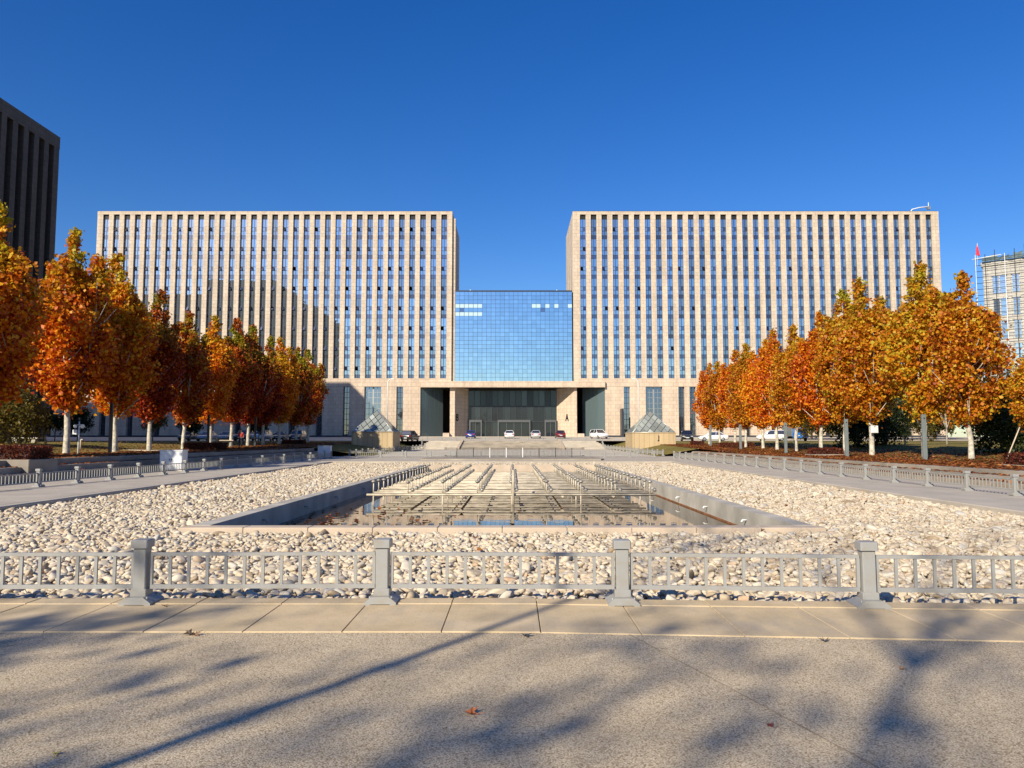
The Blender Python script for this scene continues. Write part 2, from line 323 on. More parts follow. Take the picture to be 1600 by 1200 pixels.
# ------------------------------------------------------------------ setting: ground and terrain
def sheet(name, xs, ys, hf, mat, parent=None):
    v = [(x, y, hf(x, y)) for y in ys for x in xs]; n = len(xs)
    f = [(j*n+i, j*n+i+1, (j+1)*n+i+1, (j+1)*n+i) for j in range(len(ys)-1) for i in range(n-1)]
    b = MB(); b.add(v, f, 0, True); o = b.build(name, mat, parent)
    if parent is None: tag(o, kind='structure')
    return o
def lin(a, b, n): return [a + (b-a)*i/n for i in range(n+1)]
def ynear(x): return 6.44 - max(0, x)*0.075
def yfar(x): return 7.75 - max(0, x)*0.054
def zplaza(y): return 1.5 + min(max(y-122, 0), 30)*0.025
def bank_l(x, y):
    z = 0.75 + 0.0125*max(0, y-60); z += min(0.7, max(0, -29-x)*0.09) * (1 - min(1, max(0, y-60)/62)); return min(z, 1.56)
def bank_r(x, y):
    z = 0.5 + 0.0161*max(0, y-60); z += min(0.6, max(0, x-22)*0.05) * (1 - min(1, max(0, y-60)/62)); return min(z, 1.5)
def XL(y): return -12.35 - 0.033*(y-18)         # inner kerb lines of the side paths
def XR(y): return 11.5 + 0.010*(y-18)

sheet('ground', [-3000, 3000], [-3000, 3000], lambda x, y: -1.5, M['lawn'])
fx = [-70, -40, -20, -10, -6, -3, 0, 1, 2, 3, 4, 5, 6, 8, 12, 20, 40, 70]
b = MB(); nfx = len(fx)
b.add([(x, -60, 0) for x in fx] + [(x, ynear(x), 0) for x in fx], [(i, i+1, nfx+i+1, nfx+i) for i in range(nfx-1)])
pave = tag(b.build('foreground_pavement', M['aggregate']), kind='structure')
b = MB(); b.add([(0.955, 6.37, 0.004), (0.963, 6.37, 0.004), (2.06, 3.0, 0.004), (2.05, 3.0, 0.004)], [(3, 2, 1, 0)])
b.build('expansion_joint', M['soil'], pave)

# granite border slabs
border = tag(MB().add([(x, ynear(x)-0.01, -0.05) for x in fx] + [(x, yfar(x)+0.0, -0.05) for x in fx], [(i, i+1, nfx+i+1, nfx+i) for i in range(nfx-1)]).build('paving_border', M['soil']), kind='structure')
sw = 0.83; x0 = 0.23 - sw*14
for i in range(29):
    a, c = x0 + i*sw + 0.004, x0 + (i+1)*sw - 0.004
    dz = rnd.uniform(-0.002, 0.002)
    for k, (t0, t1) in enumerate(((0.0, 0.80), (0.806, 1.0))):
        def yy(x, t): return ynear(x) + (yfar(x)-ynear(x))*t
        q = [(a, yy(a, t0)), (c, yy(c, t0)), (c, yy(c, t1)), (a, yy(a, t1))]
        e = 0.004
        q2 = [(a+e, q[0][1]+e), (c-e, q[1][1]+e), (c-e, q[2][1]-e), (a+e, q[3][1]-e)]
        z = 0.010 + dz + (0.006 if k else 0)
        mb = MB(); mb.add([(*p, -0.22) for p in q] + [(*p, z-e) for p in q] + [(*p, z) for p in q2],
            [(0,1,5,4),(1,2,6,5),(2,3,7,6),(3,0,4,7),(4,5,9,8),(5,6,10,9),(6,7,11,10),(7,4,8,11),(8,9,10,11)])
        mb.build('slab', M['slab'], border)

# pebble bed (a frame of strips around the pool)
PX0, PX1, PY0, PY1 = -5.75, 5.35, 14.5, 50.0
bed = tag(empty('pebble_bed'), kind='structure')
def bedz(x, y): return -0.20
ys = [yfar(0)-0.02, 14.15]
mb = MB()
def quadstrip(pts): mb.add(pts, [(0, 1, 2, 3)])
mb.add([(x, yfar(x)-0.02, -0.20) for x in fx if -20 <= x <= 20] + [(x, 14.1, -0.20) for x in fx if -20 <= x <= 20], [(i, i+1, 14+i+1, 14+i) for i in range(13)] if sum(-20 <= x <= 20 for x in fx) == 14 else [])
quadstrip([(-20, 14.1, -0.2), (-6.1, 14.1, -0.2), (-6.1, 58, -0.2), (-20, 58, -0.2)])
quadstrip([(5.7, 14.1, -0.2), (20, 14.1, -0.2), (20, 58, -0.2), (5.7, 58, -0.2)])
quadstrip([(-6.1, 50.3, -0.2), (5.7, 50.3, -0.2), (5.7, 58, -0.2), (-6.1, 58, -0.2)])
mb.build('bed_base', M['soil'], bed)

# side paths, far cross path
def path_strip(name, side):
    mb = MB(); Y = lin(-5 if False else 8.6, 76, 34)
    inn = (XL if side < 0 else XR); out = -18.7 if side < 0 else 16.6
    sec = []
    for y in Y:
        xi = inn(y); s = 1 if side < 0 else -1
        q = [(xi, y, -0.3), (xi, y, -0.02), (xi - s*0.02, y, 0.0), (xi - s*0.34, y, 0.0), (xi - s*0.345, y, -0.008), (xi - s*0.352, y, 0.002), (out, y, 0.0)]
        sec.append(q)
    v = [p for q in sec for p in q]; n = 7
    f = [((j*n+i, j*n+i+1, (j+1)*n+i+1, (j+1)*n+i) if side > 0 else (j*n+i+1, j*n+i, (j+1)*n+i, (j+1)*n+i+1)) for j in range(len(Y)-1) for i in range(n-1)]
    mb.add(v, f); o = tag(mb.build(name, M['path']), kind='structure'); return o
path_strip('side_path_left', -1); path_strip('side_path_right', 1)
sheet('cross_path', lin(-15, 13, 8), [57.5, 76], lambda x, y: 0.004, M['path'])
mb = MB(); mb.box(-14.5, 12.2, 57.2, 57.5, -0.3, 0.02); tag(mb.build('path_kerb', M['path']), kind='structure')
# outside ends of the front area beyond the side paths
sheet('lower_court', lin(-17, 16.6, 8), [76, 112.2], lambda x, y: 0.002 + (y-76)*0.008, M['plaza'])
# plaza before the building
tag(sheet('plaza', lin(-300, 300, 40), [122, 126, 130, 135, 140, 145, 152, 170, 400, 1500], lambda x, y: zplaza(y), M['plaza']))
# lawns
lawn_l = sheet('lawn_left', [-400, -150, -90, -60, -45, -38, -34, -31, -28, -26, -24, -22, -20.6], [-40, 0, 20, 40, 60, 70, 80, 90, 100, 110, 122], bank_l, M['lawn'])
lawn_r = sheet('lawn_right', [18.6, 20, 22, 24, 26, 28, 31, 34, 38, 45, 60, 90, 150, 400], [-40, 0, 20, 40, 60, 70, 80, 90, 100, 110, 122], bank_r, M['lawn'])
sheet('lawn_court_left', lin(-20.6, -14.6, 6), lin(76, 122, 10), lambda x, y: (0.02+(y-76)*0.008) + (bank_l(-20.6, y) - (0.02+(y-76)*0.008))*min(1, (-14.6-x)/6)*(1.0) + (max(0, y-104)/18)*max(0, 1.5-(bank_l(-20.6, y)))*0.9*min(1, (x+20.6)/6) , M['lawn'])
sheet('lawn_court_right', lin(14.4, 18.6, 5), lin(76, 122, 10), lambda x, y: (0.02+(y-76)*0.008) + (bank_r(18.6, y) - (0.02+(y-76)*0.008))*min(1, (x-14.4)/4.2), M['lawn'])

# stepped seats between side path and bank
def tiers(side):
    nm = 'left' if side < 0 else 'right'
    xb = -18.7 if side < 0 else 16.6; top = 0.8 if side < 0 else 0.5
    w_ = 0.62 if side < 0 else 0.66; y0, y1 = 8, 76
    t = tag(empty('stepped_bank_' + nm), kind='structure')
    for k in range(3):
        z1 = top*(k+1)/3 + 0.01; a = xb + side*w_*k; c = xb + side*(w_*(k+1) + 0.005) if k < 2 else xb + side*(w_*k + 0.75)
        for j in range(12):
            ya = y0 + (y1-y0)*j/12 + 0.006; yb = y0 + (y1-y0)*(j+1)/12 - 0.006
            mb = MB(); mb.bbox(min(a, c), max(a, c), ya, yb, -0.3, z1, 0.012); mb.build('step' if k else 'earth_bed', M['step'] if k else M['soil'], t)
    return t
tiers(-1); tiers(1)

# terrace stairs up to the plaza
ter = tag(empty('terrace_steps'), kind='structure')
NS = 7
for k in range(NS):
    za = 0.29 + (1.5-0.29)*(k+1)/NS; ya = 112 + 10*k/NS; yb = 112 + 10*(k+1)/NS + (0.02 if k < NS-1 else 0.0)
    spread = 14.6 - 0.18*k
    for (xa, xb) in ((-spread, -8.0), (-7.95, 7.2), (7.25, spread - 0.3)):
        mb = MB(); mb.box(xa, xb, ya, yb + 0.4, -0.2 if k == 0 else za - 0.4, za)
        mb.build('step', M['step'] if -8 < xa < 7 else M['path'], ter)
for xa in (-8.35, 7.2):
    mb = MB(); mb.loft([[(x, 111.6, 0.1), (x, 111.6, 0.55), (x, 122.2, 1.78), (x, 122.2, 0.1)] for x in (xa, xa+0.4)]); mb.build('stair_string', M['rim'], ter)

# ------------------------------------------------------------------ pool
pool = tag(empty('pool'), kind='structure')
mb = MB(); mb.box(-6.1, PX0, PY0, PY1, -1.3, -0.005); mb.build('pool_wall', M['concrete'], pool)
mb = MB(); mb.box(PX1, 5.7, PY0, PY1, -1.3, -0.005); mb.build('pool_wall', M['concrete'], pool)
mb = MB(); mb.box(-6.1, 5.7, PY1, PY1+0.3, -1.3, -0.008); mb.build('pool_wall', M['rim'], pool)
for j in range(10):
    a = -6.2 + j*1.2; mb = MB(); mb.bbox(a+0.003, a+1.197, 14.13, PY0+0.03, -1.3, -0.012, 0.012); mb.build('rim_stone', M['rim'], pool)
mb = MB(); mb.box(PX1-0.012, PX1-0.002, PY0, PY1, -0.50, -0.41); mb.build('rust_line', M['rust'], pool)
mb = MB(); mb.box(-6.05, 5.65, 14.4, 50.2, -1.35, -1.28); mb.build('pool_floor', M['soil'], pool)
for sx, xx in ((1, PX0), (-1, PX1)):
    for y in (17.5, 21.0, 24.5, 29, 34, 39, 44):
        mb = MB(); mb.tube([(xx, y, -0.22), (xx+sx*0.09, y, -0.22), (xx+sx*0.12, y, -0.27)], [0.02, 0.02, 0.03], 8)
        mb.build('wall_spout', M['white_metal'] if sx < 0 else M['steel'], pool)
wt = sheet('water', [PX0-0.05, PX1+0.05], [PY0-0.05, PY1+0.05], lambda x, y: -0.45, M['water'])

# ------------------------------------------------------------------ pebbles
import numpy as np
rg = np.random.default_rng(5)
def ico(sub):
    import bmesh
    bm = bmesh.new(); bmesh.ops.create_icosphere(bm, subdivisions=sub, radius=1.0); bm.verts.ensure_lookup_table()
    v = [x.co.copy() for x in bm.verts]; f = [tuple(q.index for q in p.verts) for p in bm.faces]; bm.free(); return v, f
from mathutils import noise as mn
def pebble_mesh(k, sub):
    v, f = ico(sub); off = Vector((k*7.3, k*3.1, 1.7)); out = []
    sq = 0.75 + 0.25*((k*37) % 10)/10
    for p in v:
        d = 1 + 0.26*mn.noise(p*0.9 + off) + 0.10*mn.noise(p*2.1 + off*2)
        q = p*d; e = 0.8; q = Vector([math.copysign(abs(c)**e, c) for c in q])
        out.append((q.x, q.y*sq, q.z*0.55))
    b = MB(); b.add(out, f, 0, True); return b.mesh('pebble', M['pebble'])
PEB = [pebble_mesh(k, 3) for k in range(8)]
def inside_bed(x, y):
    return (x > XL(np.maximum(y, 8)) + 0.03) & (x < XR(np.maximum(y, 8)) - 0.03) & (y > np.where(x > 0, 7.75-0.054*x, 7.75) + 0.03) & (y < 57.15) & ~((x > -6.14) & (x < 5.74) & (y > 14.08) & (y < 50.35))
def jgrid(x0, x1, y0, y1, s, jit=0.42):
    gx, gy = np.meshgrid(np.arange(x0, x1, s), np.arange(y0, y1, s)); gx = gx + (np.arange(gx.shape[0]) % 2)[:, None]*s/2
    return (gx + rg.uniform(-jit, jit, gx.shape)*s).ravel(), (gy + rg.uniform(-jit, jit, gx.shape)*s).ravel()
layers = []
for (y0, y1, s, z, smul) in ((7.6, 20, 0.094, -0.150, 1.05), (7.6, 20, 0.104, -0.105, 1.0), (20, 57.3, 0.118, -0.145, 1.25), (20, 57.3, 0.17, -0.100, 1.15)):
    x, y = jgrid(-15.5, 13, y0, y1, s); k = inside_bed(x, y); x, y = x[k], y[k]; n = len(x)
    size = 0.041*np.exp(rg.normal(0, 0.32, n))*smul
    zz = z + rg.normal(0, 0.012, n) - 0.010 + 0.02*np.sin(x*1.3)*np.sin(y*0.9)
    layers.append(np.stack([x, y, zz, size, rg.uniform(0.95, 1.45, n), rg.uniform(0.75, 1.1, n)], 1))
A = np.concatenate(layers); nA = len(A)
rot = np.stack([rg.normal(0, 0.35, nA), rg.normal(0, 0.35, nA), rg.uniform(0, 6.283, nA)], 1)
scl = np.stack([A[:, 3]*A[:, 4], A[:, 3]*A[:, 5], A[:, 3]*rg.uniform(0.8, 1.15, nA)], 1)
idx = rg.integers(0, 8, nA)
# the 300 that show largest: the nearest ones of the upper layer inside the view
dist = np.hypot(A[:, 0], A[:, 1]); vis = (np.abs(A[:, 0]) < A[:, 1]*0.70) & (A[:, 2] > -0.14) & (A[:, 1] < 12)
score = np.where(vis, A[:, 3]/dist, 0); near = np.argsort(-score)[:300]
srcs = [None]*8
for i in near:
    o = inst('pebble', PEB[idx[i]], bed, tuple(A[i, :3]), tuple(rot[i]), tuple(scl[i]))
    if srcs[idx[i]] is None: srcs[idx[i]] = o
keep = np.ones(nA, bool); keep[near] = False
me = bpy.data.meshes.new('pebbles'); me.from_pydata([tuple(p) for p in A[keep, :3]], [], [])
for nm, arr in (('rot', rot), ('scl', scl)):
    at = me.attributes.new(nm, 'FLOAT_VECTOR', 'POINT'); at.data.foreach_set('vector', arr[keep].astype(np.float32).ravel())
at = me.attributes.new('idx', 'INT', 'POINT'); at.data.foreach_set('value', idx[keep].astype(np.int32))
po = tag(inst('pebbles', me, bed), kind='stuff'); me.materials.append(M['pebble'])
ng = bpy.data.node_groups.new('pebble_scatter', 'GeometryNodeTree')
ng.interface.new_socket('Geometry', in_out='INPUT', socket_type='NodeSocketGeometry'); ng.interface.new_socket('Geometry', in_out='OUTPUT', socket_type='NodeSocketGeometry')
gi = ng.nodes.new('NodeGroupInput'); go = ng.nodes.new('NodeGroupOutput'); ip = ng.nodes.new('GeometryNodeInstanceOnPoints'); jn = ng.nodes.new('GeometryNodeJoinGeometry')
for o in srcs:
    if o is None: continue
    oi = ng.nodes.new('GeometryNodeObjectInfo'); oi.inputs['Object'].default_value = o; oi.inputs['As Instance'].default_value = True
    ng.links.new(oi.outputs['Geometry'], jn.inputs[0])
def named(nm, ty):
    n = ng.nodes.new('GeometryNodeInputNamedAttribute'); n.data_type = ty; n.inputs['Name'].default_value = nm; return [o for o in n.outputs if o.enabled and o.name == 'Attribute'][0]
ng.links.new(gi.outputs[0], ip.inputs['Points']); ng.links.new(jn.outputs[0], ip.inputs['Instance']); ip.inputs['Pick Instance'].default_value = True
ng.links.new(named('idx', 'INT'), ip.inputs['Instance Index']); ng.links.new(named('rot', 'FLOAT_VECTOR'), ip.inputs['Rotation']); ng.links.new(named('scl', 'FLOAT_VECTOR'), ip.inputs['Scale'])
ng.links.new(ip.outputs[0], go.inputs[0])
md = po.modifiers.new('scatter', 'NODES'); md.node_group = ng

# ------------------------------------------------------------------ guardrail fences
PITCH = 2.33
def post_meshes():
    b = MB(); b.bbox(-0.062, 0.062, -0.062, 0.062, 0.12, 0.545, 0.008); post = b.mesh('post', M['fence'])
    b = MB(); b.bbox(-0.083, 0.083, -0.083, 0.083, 0.545, 0.625, 0.009); cap = b.mesh('cap', M['fence'])
    b = MB(); b.bbox(-0.078, 0.078, -0.078, 0.078, 0.075, 0.15, 0.006)
    # flared cast foot with an arch notched out front and back
    hw, hd = 0.155, 0.15
    prof = [(-hw, 0), (-hw+0.05, 0), (-hw+0.062, 0.016), (hw-0.062, 0.016), (hw-0.05, 0), (hw, 0), (hw, 0.03), (0.085, 0.085), (-0.085, 0.085), (-hw, 0.03)]
    b.loft([[(x, -hd, z) for x, z in prof], [(x*0.985, -hd+0.012, z) for x, z in prof], [(x*0.985, hd-0.012, z) for x, z in prof], [(x, hd, z) for x, z in prof]])
    for sx in (-1, 1):
        for sy in (-1, 1):
            b.tube([(sx*0.105, sy*0.11, 0.05), (sx*0.105, sy*0.11, 0.085)], 0.011, 6)
    return post, cap, b.mesh('foot', M['fence'])
POST, CAP, FOOT = post_meshes()
def fence_slope(b, hd): return b
BAL = MB().box(-0.0145, 0.0145, -0.011, 0.011, 0.185, 0.462).mesh('baluster', M['fence'])
BALS = MB()
for k in range(1, 12): BALS.box(-0.0145 + (k/12-0.5)*2.2, 0.0145 + (k/12-0.5)*2.2, -0.011, 0.011, 0.185, 0.462)
BALS = BALS.mesh('balusters', M['fence'])
def panel_mesh(ln):
    b = MB(); h = ln/2
    b.bbox(-h, h, -0.017, 0.017, 0.462, 0.495, 0.004); b.bbox(-h, h, -0.017, 0.017, 0.145, 0.185, 0.004)
    for s in (-1, 1): b.box(s*h - (0.03 if s > 0 else 0), s*h + (0.03 if s < 0 else 0), -0.0165, 0.0165, 0.184, 0.463)
    return b.mesh('rail_panel', M['fence'])
_pm = {}
def fence(name, pts, label, group=None, fine=True, zf=None):
    root = empty(name, (pts[0][0], pts[0][1], zf(*pts[0]) if zf else 0))
    tag(root, label, 'fence', group)
    base = Vector(root.location)
    for i, p in enumerate(pts):
        q = pts[min(i+1, len(pts)-1)]; pr = pts[max(i-1, 0)]
        a = math.atan2(q[1]-pr[1], q[0]-pr[0]); z = zf(*p) if zf else 0
        jx = rnd.uniform(-0.012, 0.012)
        po_ = inst('post', POST, root, Vector((p[0], p[1], z)) - base, (rnd.uniform(-0.012, 0.012), jx, a + rnd.uniform(-0.03, 0.03)))
        inst('cap', CAP, po_); inst('foot', FOOT, po_)
        if i < len(pts)-1:
            dx, dy = q[0]-p[0], q[1]-p[1]; ln = math.hypot(dx, dy); zq = zf(*q) if zf else 0
            key = round(ln, 2)
            if key not in _pm: _pm[key] = panel_mesh(ln - 0.15)
            a2 = math.atan2(dy, dx)
            pn = inst('rail_panel', _pm[key], root, Vector(((p[0]+q[0])/2, (p[1]+q[1])/2, (z+zq)/2)) - base, (0, -math.atan2(zq-z, ln), a2))
            if fine:
                for k in range(1, 12): inst('baluster', BAL, pn, ((k/12-0.5)*(ln-0.18), 0, 0))
            else:
                tag(inst('balusters', BALS, pn, (0, 0, 0), (0, 0, 0), ((ln-0.18)/2.2, 1, 1)), kind='stuff')
    return root
fence('guardrail_fence', [(-8.40, 7.50), (-6.03, 7.54), (-3.66, 7.57), (-1.29, 7.60), (1.07, 7.54), (3.42, 7.41), (5.77, 7.28), (8.12, 7.15)],
      'grey guardrail with square capped posts along the granite border in the foreground')
fence('guardrail_fence', [(-16.35, 12.2 + PITCH*i) for i in range(25)], 'grey guardrail running along the shaded path beside the hedge and white cabinet')
fence('guardrail_fence', [(14.55, 10.4 + PITCH*i) for i in range(26)], 'pale grey guardrail running along the sunlit path beside the gold trees')
fence('guardrail_fence', [(-14.6 + PITCH*0.99*i, 70.4) for i in range(13)], 'grey guardrail crossing behind the fountain pool, nearer of two parallel ones', fine=False)
fence('guardrail_fence', [(-13.2 + PITCH*0.99*i, 74.6) for i in range(12)], 'grey guardrail behind the fountain pool, farther of two parallel ones', fine=False)
fence('guardrail_fence', [(-13.9 + PITCH*i, 122.6) for i in range(13)], 'white topped guardrail along the upper edge of the terrace steps', fine=False, zf=lambda x, y: 1.52)
def rampz(x, y): return 0.05 + (y-76)*0.008 if y < 111 else 0.33 + (y-111)*0.11
fence('guardrail_fence', [(-16.4 + 0.18*i, 76 + PITCH*i) for i in range(16)] + [(-13.7, 113.6), (-14.0, 116), (-14.2, 118.3)], 'guardrail climbing past the glass pyramid shaded by trees', fine=False, zf=rampz)
fence('guardrail_fence', [(15.0 - 0.10*i, 76 + PITCH*i) for i in range(16)] + [(13.5, 113.6), (13.7, 116), (13.9, 118.3)], 'guardrail climbing past the sunlit glass pyramid', fine=False, zf=rampz)

# curved dark railing on the low deck at the head of the pool
rail = tag(empty('curved_railing', (0.1, 66, 0.12)), 'dark metal railing with rounded ends on the low deck beyond the pool', 'railing')
cv = []
for k in range(9): a = math.pi*(1.0 + 0.5*k/8); cv.append((-5.0 + 1.2*math.cos(a), 1.2 + 1.2*math.sin(a)))
for k in range(9): a = math.pi*(1.5 + 0.5*k/8); cv.append((5.0 + 1.2*math.cos(a), 1.2 + 1.2*math.sin(a)))
cv = [(-6.2, 3.2)] + cv + [(6.2, 3.2)]
for z, r in ((0.80, 0.028), (0.12, 0.02), (0.70, 0.015)): MB().tube([(x, y, z) for x, y in cv], r, 6).build('rail', M['dark_metal'], rail)
for k in range(8): x = -5.0 + 10.0*k/7; MB().box(x-0.03, x+0.03, -0.03, 0.04, 0, 0.84).build('post', M['white_metal'] if k in (2, 3, 4) else M['dark_metal'], rail)
mb = MB()
for k in range(90): x = -5.0 + 10.0*k/89; mb.box(x-0.009, x+0.009, -0.009, 0.009, 0.12, 0.70)
tag(mb.build('balusters', M['dark_metal'], rail), kind='stuff')
mb = MB(); mb.prism([(-7.2, 60.5), (7.0, 60.5), (7.4, 62), (7.2, 69.8), (-7.4, 69.8), (-7.6, 62)], -0.1, 0.12); tag(mb.build('deck', M['step']), kind='structure')

# ------------------------------------------------------------------ fountain pipework
ft = tag(empty('fountain_pipework', (-0.05, 24.5, -0.45)), 'rows of rusty beige fountain pipes with upright nozzles standing in the pool', 'fountain')
rows = 18; cols = 9
pm = MB().tube([(-4.65, 0, 0), (4.65, 0, 0)], 0.036, 8).mesh('pipe', M['pipe'])
rm = MB().tube([(0, 0, 0), (0, 0, 0.40)], 0.02, 6).mesh('riser', M['pipe'])
hm = MB()
hm.tube([(0, 0, 0.36), (0, 0, 0.40), (0, 0, 0.43), (0, 0, 0.46)], [0.03, 0.075, 0.075, 0.02], 8); hm.tube([(0, 0, 0.46), (0, 0, 0.55)], [0.014, 0.010], 6)
hm = hm.mesh('nozzle', M['nozzle'])
lm = MB(); lm.tube([(0.0, 0, 0.06), (0.16, 0, 0.09)], 0.012, 5); lm.tube([(0.16, -0.05, 0.12), (0.16, 0.05, 0.16)], [0.05, 0.065], 7); lm = lm.mesh('lamp', M['nozzle'])
sm_ = MB().tube([(0, 0, -0.9), (0, 0, 0)], 0.022, 6).mesh('support', M['pipe'])
for j in range(rows):
    y = j*0.95
    p = inst('pipe', pm, ft, (rnd.uniform(-0.05, 0.05), y, 0.31 + rnd.uniform(-0.01, 0.01)))
    inst('pipe', pm, ft, (rnd.uniform(-0.05, 0.05), y + 0.47, 0.25 + rnd.uniform(-0.02, 0.02)), (0, 0, 0), (0.985, 0.75, 0.75))
    for i in range(cols):
        x = -4.45 + 8.9*i/(cols-1)
        r_ = inst('riser', rm, ft, (x, y, 0.31), (rnd.uniform(-0.03, 0.03), rnd.uniform(-0.03, 0.03), 0))
        inst('nozzle', hm, r_, (0, 0, 0), (0, 0, 0), (1, 1, rnd.uniform(0.93, 1.05)))
        if i > 0: inst('lamp', lm, r_, (0, 0, 0), (0, 0, rnd.uniform(-0.5, 0.5)))
        if i % 2 == 0 and j % 2 == 0: inst('support', sm_, ft, (x, y, 0.31))
for i in range(5):
    x = -3.9 + 1.95*i; MB().tube([(x*0.85, 0.3, 0.23), (x*0.85, 16.0, 0.23)], 0.04, 8).build('feed_pipe', M['pipe'], ft)
MB().tube([(0.05, -0.1, -0.2), (0.05, -0.1, 1.10)], 0.035, 8).build('standpipe', M['pipe'], ft)

# ------------------------------------------------------------------ main building
def window_mesh(nm, w_, h, glass, vent):        # one storey of a two-light strip: tall light, vent, transom light, spandrel
    b = MB(); rows_ = [0, 0.165*h, 0.355*h, 0.545*h, h][0:0] or [0, 0.18*h, 0.40*h, 0.59*h, h]
    # bottom to top: spandrel, low light, vent, tall light
    e = 0.035; xm = 0.0
    for r in range(4):
        for s in (0, 1):
            x0_, x1_ = (-w_/2, xm) if s == 0 else (xm, w_/2)
            mi = 0
            if r == 2: mi = 2 if vent == s else (3 if (vent is None and s == 1) else 0)
            yv = 0.0
            b.add([(x0_, yv, rows_[r]), (x1_, yv, rows_[r]), (x1_, yv, rows_[r+1]), (x0_, yv, rows_[r+1])], [(0, 1, 2, 3)], 3 if r == 0 else mi)
    for z in rows_[:4]: b.box(-w_/2, w_/2, -0.05, -0.002, z - e, z + e, 1)
    b.box(xm - 0.055, xm + 0.055, -0.06, -0.003, 0, h, 1)
    b.box(-w_/2, -w_/2+0.09, -0.07, -0.004, 0, h, 1); b.box(w_/2-0.06, w_/2, -0.07, -0.004, 0, h, 1)
    if vent is not None:                           # the opened sash, tilted out
        x0_, x1_ = (-w_/2+0.03, xm-0.03) if vent == 0 else (xm+0.03, w_/2-0.03); z0, z1 = rows_[2]+0.04, rows_[3]-0.04
        b.add([(x0_, -0.28, z0), (x1_, -0.28, z0), (x1_, -0.03, z1), (x0_, -0.03, z1)], [(0, 1, 2, 3), (3, 2, 1, 0)], 4)
    return b.mesh(nm, [M['win'], M['frame'], M['black'], M['win2'], M['win2']])
FH = 4.19; ZB = 14.35
WMS = [window_mesh('window', 1.21, FH, 'win', v) for v in (None, 0, 1)]
mb = MB(); mb.box(-0.605, 0.605, 0, 0.05, 0, 0.92, 0)
for k in range(5): mb.box(-0.6, 0.6, -0.04, 0.0, 0.1 + k*0.17, 0.17 + k*0.17, 1)
LOUV = mb.mesh('louvre', [M['black'], M['louver']])

